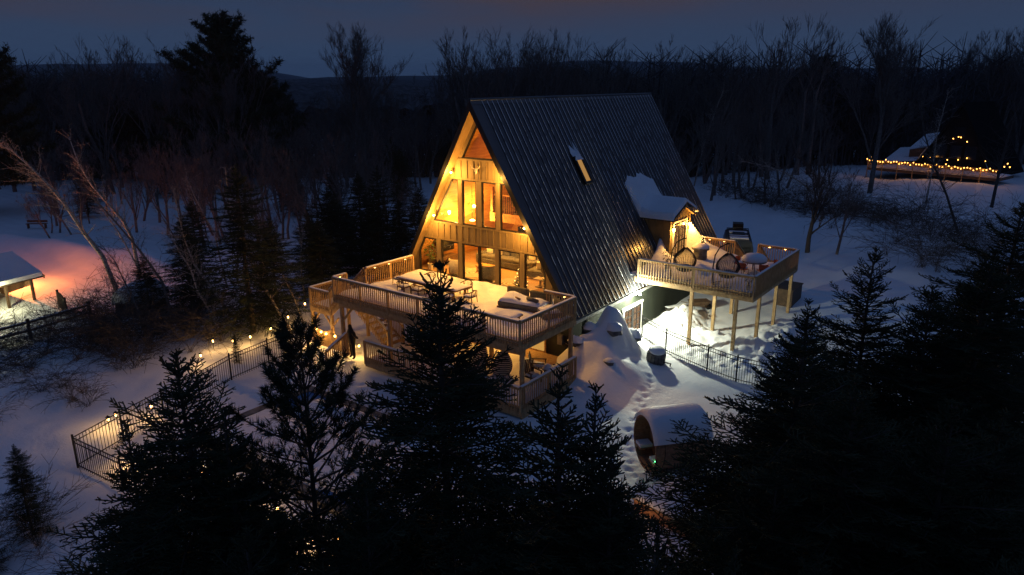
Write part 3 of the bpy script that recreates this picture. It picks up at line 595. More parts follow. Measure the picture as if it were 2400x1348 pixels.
potted('house_plant', 'tall leafy house plant inside the lower left window', (-4.15, 0.75, 0), 1.7, 0.18, 0.35, 3)
potted('house_plant', 'green trailing plant on the loft rail behind the upper right window', (-0.1, 3.35, 2.96), 1.9, 0.15, 0.3, 5, 120)
potted('house_plant', 'small leafy plant in the corner behind the side table', (3.6, 0.8, 0), 0.8, 0.12, 0.25, 8, 60, 0.09)
def xmas(name, label, loc, h, r, seed):
    t = thing(name, label, 'christmas tree', loc); rg = random.Random(seed); mb = MB()
    for i in range(420):
        z = h*(0.12+0.88*rg.random()**1.4); rr = r*(1-z/h)+0.02; a = rg.uniform(0, 6.28); p = Vector((0, 0, z+0.05*h)); q = Vector((math.cos(a)*rr, math.sin(a)*rr, z-0.05*h*rg.random())); d = q-p; s = d.cross(Vector((0, 0, 1))).normalized()*0.03
        mb.add([p*0.5+q*0.5+s, p*0.5+q*0.5-s, q-s*0.5, q+s*0.5], [(0, 1, 2, 3)])
    mb.obj('foliage', 'needle_green', t); MB().tube([(0, 0, 0), (0, 0, h)], [0.03, 0.008], 6).obj('trunk', 'dark_bark', t); MB().lathe([(0.14, 0), (0.16, 0.14)], 10).obj('pot', 'dark_wood', t)
    bm_ = MB().lathe([(0.003, -0.013), (0.013, 0), (0.003, 0.013)], 6).mesh('fairy_bulb', 'bulb_soft')
    for i in range(34):
        z = h*(0.12+0.85*(i/34)); rr = r*(1-z/h)+0.03; a = i*2.4; link('fairy_bulb', bm_, t, (math.cos(a)*rr, math.sin(a)*rr, z))
    return t
xmas('christmas_tree', 'lit christmas tree inside the right hand window of the living room', (2.0, 0.95, 0), 1.2, 0.42, 4)
t = thing('loft_speaker', 'small black box standing on the sill of the upper right window', 'speaker', (2.35, 0.55, 2.95)); box('cabinet', t, -0.16, 0.16, -0.12, 0.12, 0, 0.3, 'black_trim'); MB().lathe([(0.09, 0), (0.07, 0.02)], 12).obj('grille', 'dark_glass', t, False, (0, -0.13, 0.16)).rotation_euler = (rad(90), 0, 0)
box('shelf', house, -3.0, 2.9, 0.36, 0.75, 2.86, 2.947, 'pine_plank')

# ------------------------------------------------------------------ decks
def railing(par, p, q, z0, z1=None, ht=1.0, posts=2.0, mat='deck_wood', sp=0.135, drop=0.14, snow=True, ends=(True, True), cap_w=0.15, out=0.0):
    """one straight run between plan points p, q; z0/z1 walking height at each end"""
    z1 = z0 if z1 is None else z1; P = Vector((*p, z0)); Q = Vector((*q, z1)); d = Q-P; Lr = d.length; up_ = Vector((0, 0, 1))
    bar('top_rail', par, P+up_*(ht-0.02), Q+up_*(ht-0.02), cap_w, 0.04, mat); bar('upper_stringer', par, P+up_*(ht-0.09), Q+up_*(ht-0.09), 0.04, 0.09, mat)
    bar('lower_stringer', par, P+up_*0.10, Q+up_*0.10, 0.04, 0.09, mat)
    if snow: bar('rail_snow', par, P+d.normalized()*0.05+up_*(ht+0.017), Q-d.normalized()*0.05+up_*(ht+0.017), cap_w*0.75, 0.034, 'snow')
    n = max(1, round(Lr/posts)); flat = Vector((d.y, -d.x, 0)).normalized()*0.034
    for i in range(n+1):
        if (i == 0 and not ends[0]) or (i == n and not ends[1]): continue
        c = P+d*(i/n); bar('post', par, c-up_*0.24, c+up_*(ht-0.041), 0.09, 0.09, mat)
    k = int(Lr/sp)
    for i in range(1, k):
        c = P+d*(i/k)+flat; bar('baluster', par, c-up_*drop, c+up_*(ht-0.05), 0.036, 0.036, mat)
def puck(par, loc):
    o = MB().lathe([(0.05, -0.03), (0.055, 0.0), (0.02, 0.012)], 8).obj('rail_light', 'black_trim', par, False, loc)
    MB().lathe([(0.042, -0.05), (0.045, -0.033), (0.01, -0.031)], 8).obj('bulb', 'bulb_path', o); return o
FX0, FX1, FY0, FYB = -4.41, 6.95, -5.90, -1.72
fd = thing('front_deck', 'long raised timber deck with baluster railing below the glowing gable', 'deck', (0, 0, 0))
for i in range(int((FX1-FX0)/0.145)): pass
for j in range(41):
    y = FY0+0.05+j*0.145
    if y+0.138 < 0.13: box('deck_board', fd, FX0, FX1 if y < FYB-0.1 else 5.25, y, y+0.138, -0.035, 0.0, 'deck_wood')
box('rim_joist', fd, FX0-0.04, FX1+0.04, FY0-0.0, FY0+0.045, -0.32, -0.037, 'deck_wood'); box('rim_joist', fd, FX1, FX1+0.04, FY0+0.046, FYB, -0.32, -0.037, 'deck_wood'); box('rim_joist', fd, 5.3, FX1-0.001, FYB, FYB+0.045, -0.32, -0.037, 'deck_wood'); box('rim_joist', fd, FX0-0.04, FX0, FY0+0.046, 0.15, -0.32, -0.037, 'deck_wood')
for j in range(14): x = FX0+0.4+j*0.82; box('joist', fd, x, x+0.045, FY0+0.047, 0.15 if x < 5.2 else FYB-0.002, -0.28, -0.038, 'deck_wood')
box('beam', fd, FX0, FX1, FY0+0.25, FY0+0.40, -0.58, -0.322, 'deck_wood')
railing(fd, (FX0, FY0), (FX1, FY0), 0); railing(fd, (FX1, FY0), (FX1, FYB), 0, ends=(False, True)); railing(fd, (FX1-0.05, FYB), (5.25, FYB), 0, ends=(False, False))
railing(fd, (FX0, FY0), (FX0, -5.05), 0, ends=(False, True)); railing(fd, (FX0, -3.80), (FX0, -0.35), 0, posts=1.7)
for x in (FX0+0.12, -0.9, 2.7, FX1-0.12): box('support_post', fd, x-0.075, x+0.075, FY0+0.25, FY0+0.40, G0-0.7, -0.583, 'deck_wood')
for x, y in ((FX1-0.12, -1.85), (2.7, -2.4), (-2.0, -2.4)): box('support_post', fd, x-0.075, x+0.075, y-0.075, y+0.075, G0-0.7, -0.325, 'deck_wood')
for s, x in ((1, FX0+0.12), (-1, 2.7)): bar('brace', fd, (x, FY0+0.33, -1.35), (x+s*0.75, FY0+0.33, -0.60), 0.09, 0.09, 'deck_wood')
for loc in ((FX0+0.06, -5.5, 0.95), (FX0+0.06, -3.2, 0.95), (FX0+0.06, -2.2, 0.95), (FX0+0.06, -1.0, 0.95), (FX1-0.55, FYB-0.06, 0.95)): puck(fd, loc)
sn = snow_slab('deck_snow', FX0+0.05, FX1-0.05, FY0+0.06, FYB-0.05, 0.003, 0.13, 1, humps=((-1.5, -5.2, 0.18, 2.2, 0.5), (3.0, -5.3, 0.22, 1.4, 0.45), (5.2, -4.4, 0.30, 0.9, 0.5), (4.3, -5.4, 0.2, 1.0, 0.4)))
sn2 = snow_slab('deck_snow', FX0+0.05, 5.1, FYB-0.45, 0.10, 0.002, 0.125, 1, humps=((0.4, -0.3, 0.12, 0.8, 0.3), (-2.6, -0.2, 0.1, 0.8, 0.3))); tag(sn2, 'snow drifted against the sill of the gable windows', 'snow', kind='stuff')
tag(sn, 'snow lying across the front deck boards', 'snow', kind='stuff')

# stairs from the front deck: flight to a landing, picket skirt below
st = thing('deck_stairs', 'timber stair with landing and picket skirt at the open end of the front deck', 'stairs', (0, 0, 0))
LX0, LX1, LZ = -7.45, -5.85, -1.25
for i in range(7):
    f = (i+0.5)/7; x = FX0-0.05+(LX1-FX0+0.05)*f; z = LZ*(i+1)/8
    box('tread', st, x-0.14, x+0.14, -5.0, -3.85, z-0.04, z, 'deck_wood'); MB().box(x-0.12, x+0.12, -4.95, -3.9, z+0.001, z+0.07).obj('tread_snow', 'snow', st)
for y in (-5.03, -3.82): bar('stringer', st, (FX0-0.05, y, -0.18), (LX1, y, LZ-0.16), 0.05, 0.28, 'deck_wood')
box('landing', st, LX0, LX1, -5.05, -2.55, LZ-0.045, LZ, 'deck_wood'); box('landing_rim', st, LX0-0.03, LX1, -5.08, -5.051, LZ-0.30, LZ+0.003, 'deck_wood'); box('landing_rim', st, LX0-0.03, LX0-0.001, -5.05, -2.55, LZ-0.30, LZ+0.003, 'deck_wood')
MB().box(LX0+0.08, LX1-0.05, -4.95, -2.65, LZ+0.002, LZ+0.10).obj('landing_snow', 'snow', st)
railing(st, (LX0, -5.05), (LX1, -5.05), LZ, posts=1.6); railing(st, (LX0, -5.05), (LX0, -2.55), LZ, posts=2.5, ends=(False, True)); railing(st, (LX1, -5.05), (FX0-0.06, -5.05), LZ+0.12, 0.0, posts=2.0, ends=(False, False)); railing(st, (LX1+0.2, -3.80), (FX0-0.06, -3.80), LZ+0.2, 0.0, posts=2.0, ends=(False, False))
for x in (LX0+0.05, LX1): 
    for y in (-5.0, -2.6): box('support_post', st, x-0.07, x+0.07, y-0.07, y+0.07, G0-1.2, LZ-0.05, 'deck_wood')
for x, s in ((LX0+0.05, 1), (LX1, -1), (LX1, 1)): bar('brace', st, (x+s*0.05, -5.0, LZ-0.85), (x+s*0.55, -5.0, LZ-0.32), 0.08, 0.08, 'deck_wood')
for i in range(16):
    x = LX0+0.14+i*0.105; hgt = -2.25+0.10*math.cos(i/15*2*math.pi); box('picket', st, x-0.038, x+0.038, -5.12, -5.095, G0-0.9, hgt-0.15, 'deck_wood')
for i in range(14):
    x = LX1+0.08+i*0.105; hgt = -2.35-0.05*i; box('picket', st, x-0.038, x+0.038, -5.12, -5.095, G0-0.6, hgt-0.1, 'deck_wood')
box('picket_rail', st, LX0, LX1+1.5, -5.094, -5.05, -2.95, -2.85, 'deck_wood')
for i in range(8):                                                    # lower flight runs back under the deck
    f = i/8; x = LX1+0.1+f*2.6; z = LZ-(i+1)*(LZ-G0)/-9*-1; z = LZ+(G0+0.1-LZ)*(i+1)/9
    box('tread', st, x, x+0.30, -3.6, -2.6, z-0.04, z, 'deck_wood')
railing(st, (LX1, -3.66), (LX1+2.7, -3.66), LZ, G0+0.15, posts=2.7); railing(st, (LX1, -2.55), (LX1+2.7, -2.55), LZ, G0+0.15, posts=2.7)
# lantern string on the stair
t = thing('string_lights', 'string of round bulbs slung along the stair fence', 'string lights', (0, 0, 0))
pts = [(-7.2, -5.25, -2.35), (-6.9, -5.25, -2.42), (-6.5, -5.25, -2.50), (-6.1, -5.25, -2.52), (-5.4, -5.25, -2.5), (-4.85, -5.2, -2.5), (-4.45, -5.15, -2.66), (-3.75, -5.1, -2.72), (-3.3, -5.1, -2.5)]
MB().tube([(a, b, c+0.07) for a, b, c in pts], 0.008, 4).obj('cable', 'black_iron', t)
bm_ = MB().lathe([(0.012, -0.06), (0.05, -0.03), (0.05, 0.02), (0.02, 0.055)], 8).mesh('bulb', 'bulb_path')
for i, p in enumerate(pts):
    link('bulb', bm_, t, p)
    if i in (0, 2, 5, 7): lamp('string_light', t, (p[0], p[1]-0.12, p[2]), 26, (1.0, 0.55, 0.14), 0.05)
# hand rail pair at ground level by the entry
t = thing('entry_rail', 'sloping timber handrail with balusters at the foot of the deck', 'railing', (0, 0, 0)); railing(t, (-3.72, -7.2), (-3.85, -5.75), G0+0.02, G0+0.55, posts=1.5, drop=0.0)
# lower patio rail and floor
pa = thing('lower_patio', 'ground level timber patio with baluster railing under the front deck', 'patio', (0, 0, 0)); PZ = -2.82
for j in range(38):
    y = FY0-0.05+j*0.155; box('patio_board', pa, -2.3, FX1+0.1 if y < -1.9 else 5.4, y, y+0.15, PZ-0.04, PZ, 'deck_wood')
box('rim_joist', pa, -2.3, FX1+0.13, FY0-0.10, FY0-0.053, PZ-0.35, PZ+0.003, 'deck_wood'); box('rim_joist', pa, FX1+0.103, FX1+0.14, FY0-0.05, -1.75, PZ-0.45, PZ+0.003, 'deck_wood')
railing(pa, (-2.3, FY0-0.08), (1.2, FY0-0.08), PZ, posts=1.75); railing(pa, (2.9, FY0-0.08), (FX1+0.1, FY0-0.08), PZ, posts=2.0); railing(pa, (FX1+0.1, FY0-0.08), (FX1+0.1, -1.75), PZ, posts=2.0, ends=(False, True), ht=1.02)
sn = snow_slab('patio_snow', -2.2, FX1, FY0, -1.2, PZ+0.002, 0.10, 4, step=0.16); tag(sn, 'trampled snow covering the lower patio', 'snow', kind='stuff')

# ------------------------------------------------------------------ side deck
SX0, SX1, SY0, SY1 = 5.75, 12.20, 6.35, 13.65
sdk = thing('side_deck', 'tall timber deck on posts outside the dormer doors', 'deck', (0, 0, 0))
for j in range(50):
    y = SY0+0.02+j*0.145
    if y < SY1-0.1: box('deck_board', sdk, SX0, SX1, y, y+0.138, -0.035, 0.0, 'deck_wood')
box('rim_joist', sdk, SX0, SX1+0.04, SY0-0.03, SY0+0.015, -0.32, -0.037, 'deck_wood'); box('rim_joist', sdk, SX1, SX1+0.04, SY0+0.016, SY1, -0.32, -0.037, 'deck_wood'); box('rim_joist', sdk, SX0, SX1, SY1, SY1+0.04, -0.32, -0.037, 'deck_wood')
for j in range(8): x = SX0+0.5+j*0.82; box('joist', sdk, x, x+0.045, SY0+0.016, SY1-0.01, -0.28, -0.038, 'deck_wood')
railing(sdk, (SX0+0.2, SY0-0.03), (SX1, SY0-0.03), 0, posts=3.1, sp=0.15); railing(sdk, (SX1+0.02, SY0-0.03), (SX1+0.02, SY1), 0, posts=2.4, ends=(False, True))
railing(sdk, (9.95, SY1), (SX1, SY1), 0, posts=2.3, ends=(True, False)); railing(sdk, (SX0+0.1, SY1), (8.55, SY1), 0, posts=2.5)
railing(sdk, (8.55, SY1+0.05), (8.55, SY1+2.2), 0, -1.4, posts=2.3, ends=(False, True)); railing(sdk, (9.95, SY1+0.05), (9.95, SY1+2.2), 0, -1.4, posts=2.3, ends=(False, True))
for i in range(8): box('tread', sdk, 8.6, 9.9, SY1+0.06+i*0.28, SY1+0.33+i*0.28, -0.2*(i+1)-0.04, -0.2*(i+1), 'deck_wood')
for x, y in ((8.95, 6.6), (11.35, 6.5), (12.05, 7.9), (12.05, 10.7), (9.3, 9.0), (9.3, 11.8), (12.05, 13.4)): box('support_post', sdk, x-0.08, x+0.08, y-0.08, y+0.08, G0-0.4, -0.33 if x < 12 else -0.035, 'deck_wood')
for loc in ((7.0, SY1-0.07, 0.95), (7.9, SY1-0.07, 0.95), (10.6, SY1-0.07, 0.95), (11.5, SY1-0.07, 0.95)): puck(sdk, loc)
sn = snow_slab('side_deck_snow', 5.05, SX1-0.05, SY0+0.06, SY1-0.06, 0.003, 0.10, 2, step=0.11, mat='snow_rough', rough=0.7,
   humps=((4.95, 10.5, 1.25, 0.55, 0.38), (5.5, 10.0, 0.42, 0.9, 0.7), (5.2, 13.45, 2.0, 0.75, 0.45), (6.2, 13.45, 0.95, 0.9, 0.42), (7.6, 13.4, 0.35, 1.0, 0.4), (8.2, 9.3, 0.42, 0.45, 0.45), (7.8, 9.9, 0.3, 0.3, 0.3), (8.6, 8.8, 0.25, 0.3, 0.25)))
tag(sn, 'deep drifted snow on the side deck around the doors', 'snow', kind='stuff')
t = thing('wood_steps', 'timber step box standing behind the side deck corner', 'steps', (11.6, 15.2, gh(11.6, 15.2))); box('side_panel', t, -0.6, 0.4, -1.0, 1.0, -0.2, 0.9, 'dark_wood'); box('lid', t, -0.65, 0.45, -1.05, 1.05, 0.903, 0.96, 'dark_wood')

# ------------------------------------------------------------------ front deck furniture
t = thing('dining_table', 'long teak dining table under snow on the front deck', 'table', (-0.50, -2.95, 0.0), rad(-2)); 
box('table_top', t, -2.05, 2.05, -0.56, 0.56, 0.68, 0.74, 'teak'); snow_slab('table_snow', -2.03, 2.03, -0.54, 0.54, 0.741, 0.055, 3, t, step=0.09, rough=0.15)
for a in (-1.75, 1.75):
    for b in (-0.42, 0.42): box('leg', t, a-0.05, a+0.05, b-0.05, b+0.05, 0.0, 0.679, 'teak')
box('apron', t, -1.69, 1.69, -0.45, -0.42, 0.58, 0.679, 'teak'); box('apron', t, -1.69, 1.69, 0.42, 0.45, 0.58, 0.679, 'teak')
ch = thing('deck_chair', 'dark curved-back dining chair at the snowy deck table', 'chair', (0, 0, 0), 0, 'dining chairs round the deck table')
for a in (-0.22, 0.22): 
    MB().tube([(a, -0.22, 0), (a*0.95, -0.21, 0.44)], [0.017, 0.024], 6).obj('leg', 'dark_wood', ch); MB().tube([(a*1.1, 0.26, 0), (a, 0.23, 0.45), (a*1.05, 0.24, 0.70)], [0.017, 0.024, 0.02], 6).obj('leg', 'dark_wood', ch)
rbox(MB(), -0.25, 0.25, -0.25, 0.25, 0.42, 0.46, 0.03).obj('seat', 'dark_wood', ch); rbox(MB(), -0.23, 0.23, -0.23, 0.22, 0.461, 0.54, 0.06).obj('seat_snow', 'snow', ch, True)
arc = [(0.29*math.cos(a), 0.02+0.27*math.sin(a), 0.66+0.10*math.sin(max(a, 0))**2) for a in np.linspace(-0.35, math.pi+0.35, 15)]
MB().tube(arc, [0.015]+[0.026]*13+[0.015], 6).obj('back_rail', 'dark_wood', ch)
for i in range(9):
    a = rad(30+i*15); mb = MB().tube([(0.22*math.cos(a), 0.02+0.22*math.sin(a), 0.45), (0.285*math.cos(a), 0.02+0.265*math.sin(a), 0.70)], 0.008, 4).obj('spindle', 'dark_wood', ch)
ch.location = (-2.95, -2.85, 0.02); ch.rotation_euler = (0, 0, rad(86))
for x, y, a in ((2.0, -3.1, -84), (-1.7, -3.75, 178), (-0.75, -3.75, 183), (0.25, -3.78, 176), (1.2, -3.75, 190), (-1.6, -2.05, 4), (-0.5, -2.0, -6), (0.9, -2.1, 12)):
    c = copy_tree(ch); c.location = (x, y, 0.02); c.rotation_euler = (0, 0, rad(a))
t = thing('outdoor_sofa', 'dark outdoor sofa heaped with snow and one grey bolster on the front deck', 'sofa', (4.45, -2.15, 0), rad(7))
box('wood_frame', t, -1.15, 1.15, -0.55, 0.5, 0.10, 0.20, 'teak'); rbox(MB(), -1.15, 1.15, -0.52, 0.48, 0.201, 0.42).obj('seat_cushion', 'grey_fabric', t)
for a in (-1.05, 1.05): 
    for b in (-0.48, 0.42): box('leg', t, a-0.04, a+0.04, b-0.04, b+0.04, 0.0, 0.099, 'teak')
rbox(MB(), -1.2, -0.03, 0.44, 0.62, 0.21, 0.88).obj('backrest', 'olive_fabric', t); rbox(MB(), 0.03, 1.2, 0.44, 0.62, 0.21, 0.84).obj('backrest', 'olive_fabric', t)
snow_slab('sofa_snow', -1.08, 1.12, -0.48, 0.43, 0.421, 0.15, 8, t, step=0.07, rough=0.5, humps=((-0.6, 0.1, 0.15, 0.4, 0.3), (0.8, 0.1, 0.12, 0.3, 0.3)))
MB().tube([(0.25, -0.12, 0.66), (0.85, -0.30, 0.62)], [0.10, 0.10], 10).obj('bolster', 'grey_fabric', t, True); MB().tube([(-0.35, -0.2, 0.62), (-0.05, -0.3, 0.60)], [0.06, 0.05], 8).obj('blanket_roll', 'teak', t, True)
t = thing('corner_seat', 'dark outdoor corner seat beside the end railing post', 'sofa', (6.1, -2.5, 0), rad(-35)); rbox(MB(), -0.5, 0.5, -0.45, 0.45, 0.12, 0.4).obj('seat_cushion', 'grey_fabric', t); rbox(MB(), -0.55, 0.55, 0.4, 0.58, 0.2, 0.82).obj('backrest', 'olive_fabric', t); snow_slab('seat_snow', -0.46, 0.46, -0.4, 0.38, 0.401, 0.14, 5, t, step=0.08); rbox(MB(), -0.45, 0.45, -0.42, 0.42, 0.0, 0.119, 0.03).obj('base', 'teak', t)
t = thing('low_table', 'low square table buried in snow near the deck corner', 'table', (5.0, -4.2, 0), rad(8)); box('table_top', t, -0.55, 0.55, -0.5, 0.5, 0.34, 0.39, 'teak'); box('base', t, -0.45, 0.45, -0.4, 0.4, 0.0, 0.339, 'teak'); snow_slab('table_snow', -0.53, 0.53, -0.48, 0.48, 0.391, 0.16, 11, t, step=0.08)
# ------------------------------------------------------------------ lower patio furniture
for (x, y, a, lb) in ((4.25, -3.6, 20, 'striped black and cream egg-shaped lounge chair by the open patio snow'), (3.0, -3.9, -35, 'striped black and cream egg-shaped lounge chair set against the dark wall side')):
    t = thing('egg_lounge_chair', lb, 'chair', (x, y, PZ+0.05), rad(a)); mb = MB(); nr, ns = 12, 18
    for i in range(nr):
        f = i/(nr-1)
        for k in range(ns):
            aa = 2*math.pi*k/ns; rr = 0.55*math.sin(math.pi*(0.08+0.90*f)**0.8)**0.8*(1.0-0.35*f); lean = 0.45*f*f
            mb.v.append((rr*math.cos(aa), rr*math.sin(aa)+lean, 1.15*f+0.02+(-0.22*max(0, -math.sin(aa))*f*(1-f)*4)))
    for i in range(nr-1):
        for k in range(ns): mb.f.append((i*ns+k, i*ns+(k+1) % ns, i*ns+ns+(k+1) % ns, i*ns+ns+k)); mb.mi.append(0)
    mb.f.append(tuple(range((nr-1)*ns, nr*ns))); mb.mi.append(0); mb.obj('cover', 'stripes', t, True)
    MB().lathe([(0.35, 0.0), (0.38, 0.05), (0.30, 0.07)], 14).obj('foot', 'dark_wood', t)
for x, y, a, lb in ((5.55, -2.5, 120, 'dark slatted armchair with snow beside the lit basement door'), (5.95, -3.6, 75, 'dark slatted armchair with snow along the patio rail')):
    t = thing('patio_chair', lb, 'chair', (x, y, PZ+0.05), rad(a))
    for sx in (-0.3, 0.3): 
        bar('leg', t, (sx, -0.3, 0), (sx, -0.28, 0.6), 0.05, 0.05, 'dark_wood'); bar('leg', t, (sx, 0.32, 0), (sx, 0.30, 0.6), 0.05, 0.05, 'dark_wood'); bar('armrest', t, (sx, -0.34, 0.62), (sx, 0.36, 0.62), 0.08, 0.035, 'dark_wood')
    for i in range(5): bar('seat_slat', t, (-0.27, -0.24+i*0.12, 0.38-0.012*i), (0.27, -0.24+i*0.12, 0.38-0.012*i), 0.09, 0.02, 'dark_wood')
    for i in range(5): bar('back_slat', t, (-0.22+i*0.11, 0.30, 0.36), (-0.22+i*0.11, 0.46, 1.0), 0.085, 0.02, 'dark_wood', (0, 1, 0))
    rbox(MB(), -0.24, 0.24, -0.26, 0.24, 0.40, 0.48, 0.06).obj('seat_snow', 'snow', t, True)
t = thing('patio_stool', 'small round side table with a snow ball cap on the lower patio', 'table', (6.25, -2.85, PZ+0.05)); MB().lathe([(0.22, 0.5), (0.24, 0.53)], 14).obj('table_top', 'dark_wood', t); MB().lathe([(0.15, 0), (0.03, 0.03), (0.03, 0.499)], 10).obj('stem', 'dark_wood', t); MB().lathe([(0.2, 0.531), (0.21, 0.6), (0.13, 0.74), (0.02, 0.78)], 14).obj('snow_cap', 'snow', t, True)
t = thing('planter_box', 'snow topped timber planter at the patio edge', 'planter', (4.75, -5.3, PZ+0.05)); box('planter_side', t, -0.5, 0.5, -0.2, 0.2, 0, 0.42, 'deck_wood'); snow_slab('snow_cap', -0.5, 0.5, -0.2, 0.2, 0.421, 0.12, 6, t, step=0.06)
t = thing('meter_box', 'grey electrical meter box with conduit on the basement wall', 'meter box', (5.0, 0.18, -2.0)); box('cabinet', t, -0.14, 0.14, -0.12, 0.06, -0.25, 0.25, 'galv'); MB().tube([(0.14, 0, -0.1), (0.5, 0, -0.2), (0.55, 0, -0.9)], 0.02, 5).obj('conduit', 'galv', t)
wl = thing('patio_lamp', 'small glowing wall lamp beside the basement door under the deck', 'lamp', (2.2, 0.2, -1.2)); box('bracket', wl, -0.06, 0.06, -0.04, 0.04, -0.1, 0.15, 'black_trim'); MB().lathe([(0.05, -0.1), (0.07, 0.0), (0.04, 0.06)], 8, (0, -0.12, 0)).obj('bulb', 'bulb_warm', wl); lamp('patio_light', wl, (0, -0.3, -0.05), 150, (1.0, 0.47, 0.085), 0.06)
# dark yard figure leaning at the stair fence
def skin(name, pts, edges, radii, mat, parent=None):
    me = bpy.data.meshes.new(name); me.from_pydata(pts, edges, []); o = link(name, me, parent); md = o.modifiers.new('skin', 'SKIN')
    for i, r in enumerate(radii): me.skin_vertices[0].data[i].radius = (r, r)
    me.skin_vertices[0].data[0].use_root = True; o.modifiers.new('sub', 'SUBSURF').levels = 1; o.modifiers['sub'].render_levels = 2; md.use_smooth_shade = True; me.materials.append(MATS[mat]); return o
t = thing('yard_figure', 'black shaggy standing figure with one arm stretched out by the stair fence', 'statue', (-3.85, -5.45, G0+0.08), rad(-12))
me = bpy.data.meshes.new('body')
pts = [(0, 0, 0.92), (0, 0, 1.18), (0.02, -0.02, 1.42), (0.05, -0.06, 1.58), (0.07, -0.10, 1.72), (0.08, -0.10, 1.84), (0.22, 0, 1.40), (0.46, -0.06, 1.28), (0.74, -0.10, 1.30), (0.86, -0.10, 1.30), (-0.22, 0, 1.38), (-0.28, -0.03, 1.08), (-0.24, -0.12, 0.82), (0.12, 0, 0.82), (0.15, -0.03, 0.46), (0.18, 0, 0.08), (0.20, -0.14, 0.03), (-0.12, 0, 0.82), (-0.14, 0.02, 0.46), (-0.16, 0.05, 0.08), (-0.17, -0.10, 0.03)]
ed = [(0, 1), (1, 2), (2, 3), (3, 4), (4, 5), (2, 6), (6, 7), (7, 8), (8, 9), (2, 10), (10, 11), (11, 12), (0, 13), (13, 14), (14, 15), (15, 16), (0, 17), (17, 18), (18, 19), (19, 20)]
rr = [0.17, 0.18, 0.19, 0.10, 0.11, 0.08, 0.10, 0.08, 0.06, 0.035, 0.10, 0.08, 0.05, 0.13, 0.10, 0.07, 0.05, 0.13, 0.10, 0.07, 0.05]
skin('body', pts, ed, rr, 'black_trim', t)
# ------------------------------------------------------------------ side deck furniture
def egg_swing(label, loc, rz):
    t = thing('hanging_egg_chair', label, 'hanging chair', loc, rz, None)
    MB().tube([(-0.62, 0.0, 0.05), (-0.68, 0, 0.9), (-0.62, 0, 1.55), (-0.42, 0, 1.98), (-0.1, 0, 2.18), (0.05, 0, 2.2)], 0.032, 8).obj('stand', 'black_iron', t, True)
    mb = MB(); ring = [(0.55*math.cos(a)-0.1, 0.55*math.sin(a), 0.04) for a in np.linspace(0, 2*math.pi, 20)]; mb.tube(ring, 0.025, 6); mb.tube([(-0.62, 0, 0.04), (0.3, 0, 0.04)], 0.025, 6); mb.obj('base_ring', 'black_iron', t, True)
    MB().tube([(0.05, 0, 2.19), (0.05, 0, 1.72)], 0.008, 4).obj('chain', 'black_iron', t)
    # woven pod: meridian ribs and rings, open toward local -y
    R = lambda f: 0.60*math.sin(math.pi*min(1, 0.03+0.97*f)**1.15)**0.75; zz = lambda f: 1.72-1.35*f
    mb = MB(); nm = 26
    for k in range(nm):
        a = math.pi*0.82+math.pi*1.36*k/(nm-1); mb.tube([(0.05+R(f)*math.cos(a), R(f)*math.sin(a), zz(f)) for f in np.linspace(0.0, 1, 9)], 0.014, 3, cap=False)
    for f in np.linspace(0.08, 0.97, 30):
        mb.tube([(0.05+R(f)*math.cos(a), R(f)*math.sin(a), zz(f)) for a in np.linspace(0.82*math.pi, 2.18*math.pi, 15)], 0.013, 3, cap=False)
    mb.obj('woven_pod', 'wicker', t)
    mb = MB()
    for a in (0.82*math.pi, 2.18*math.pi): mb.tube([(0.05+R(f)*math.cos(a), R(f)*math.sin(a), zz(f)) for f in np.linspace(0, 1, 10)], 0.028, 6)
    mb.obj('pod_rim', 'wicker', t, True)
    MB().lathe([(0.12, 0.40), (0.38, 0.46), (0.43, 0.55), (0.36, 0.64), (0.1, 0.66)], 14, (0.05, 0.05, 0)).obj('cushion', 'grey_fabric', t, True); MB().lathe([(0.34, 0.66), (0.33, 0.72), (0.15, 0.80), (0.02, 0.81)], 14, (0.05, 0.05, 0)).obj('snow_cap', 'snow', t, True); return t
egg_swing('hanging wicker egg chair on a curved stand nearer the dormer doors', (8.15, 7.15, 0.05), rad(-140)).rotation_euler[2] = rad(20)
egg_swing('hanging wicker egg chair on a curved stand next to the orange chairs', (10.45, 7.25, 0.05), rad(20))
t = thing('fire_bowl', 'grey fire pit table with a thick snow lid on the side deck', 'fire pit', (7.25, 11.6, 0.05)); MB().lathe([(0.36, 0.0), (0.40, 0.2), (0.38, 0.62), (0.50, 0.66), (0.52, 0.74), (0.48, 0.76)], 14).obj('body', 'stone', t); MB().lathe([(0.50, 0.761), (0.52, 0.82), (0.42, 0.93), (0.15, 1.0), (0.02, 1.01)], 14).obj('snow_cap', 'snow', t, True)
xmas('potted_fir', 'small potted fir with lights by the deck back railing', (6.75, 13.15, 0.10), 1.15, 0.30, 9)
t = thing('round_table', 'round cafe table under a domed snow cushion on the side deck', 'table', (10.85, 10.3, 0.05)); MB().lathe([(0.62, 0.70), (0.64, 0.73), (0.60, 0.74)], 20).obj('table_top', 'dark_wood', t)
for k in range(4): a = k*math.pi/2+0.4; MB().tube([(0.5*math.cos(a), 0.5*math.sin(a), 0), (0.3*math.cos(a), 0.3*math.sin(a), 0.699)], 0.02, 5).obj('leg', 'black_iron', t)
MB().lathe([(0.60, 0.741), (0.66, 0.80), (0.64, 0.95), (0.45, 1.10), (0.2, 1.15), (0.02, 1.16)], 20).obj('snow_cap', 'snow', t, True)
oc = thing('orange_chair', 'orange moulded chair at the round snowy table', 'chair', (0, 0, 0), 0, 'orange chairs round the cafe table')
rbox(MB(), -0.23, 0.23, -0.22, 0.22, 0.42, 0.46, 0.04).obj('seat', 'orange_plastic', oc)
mb = MB()
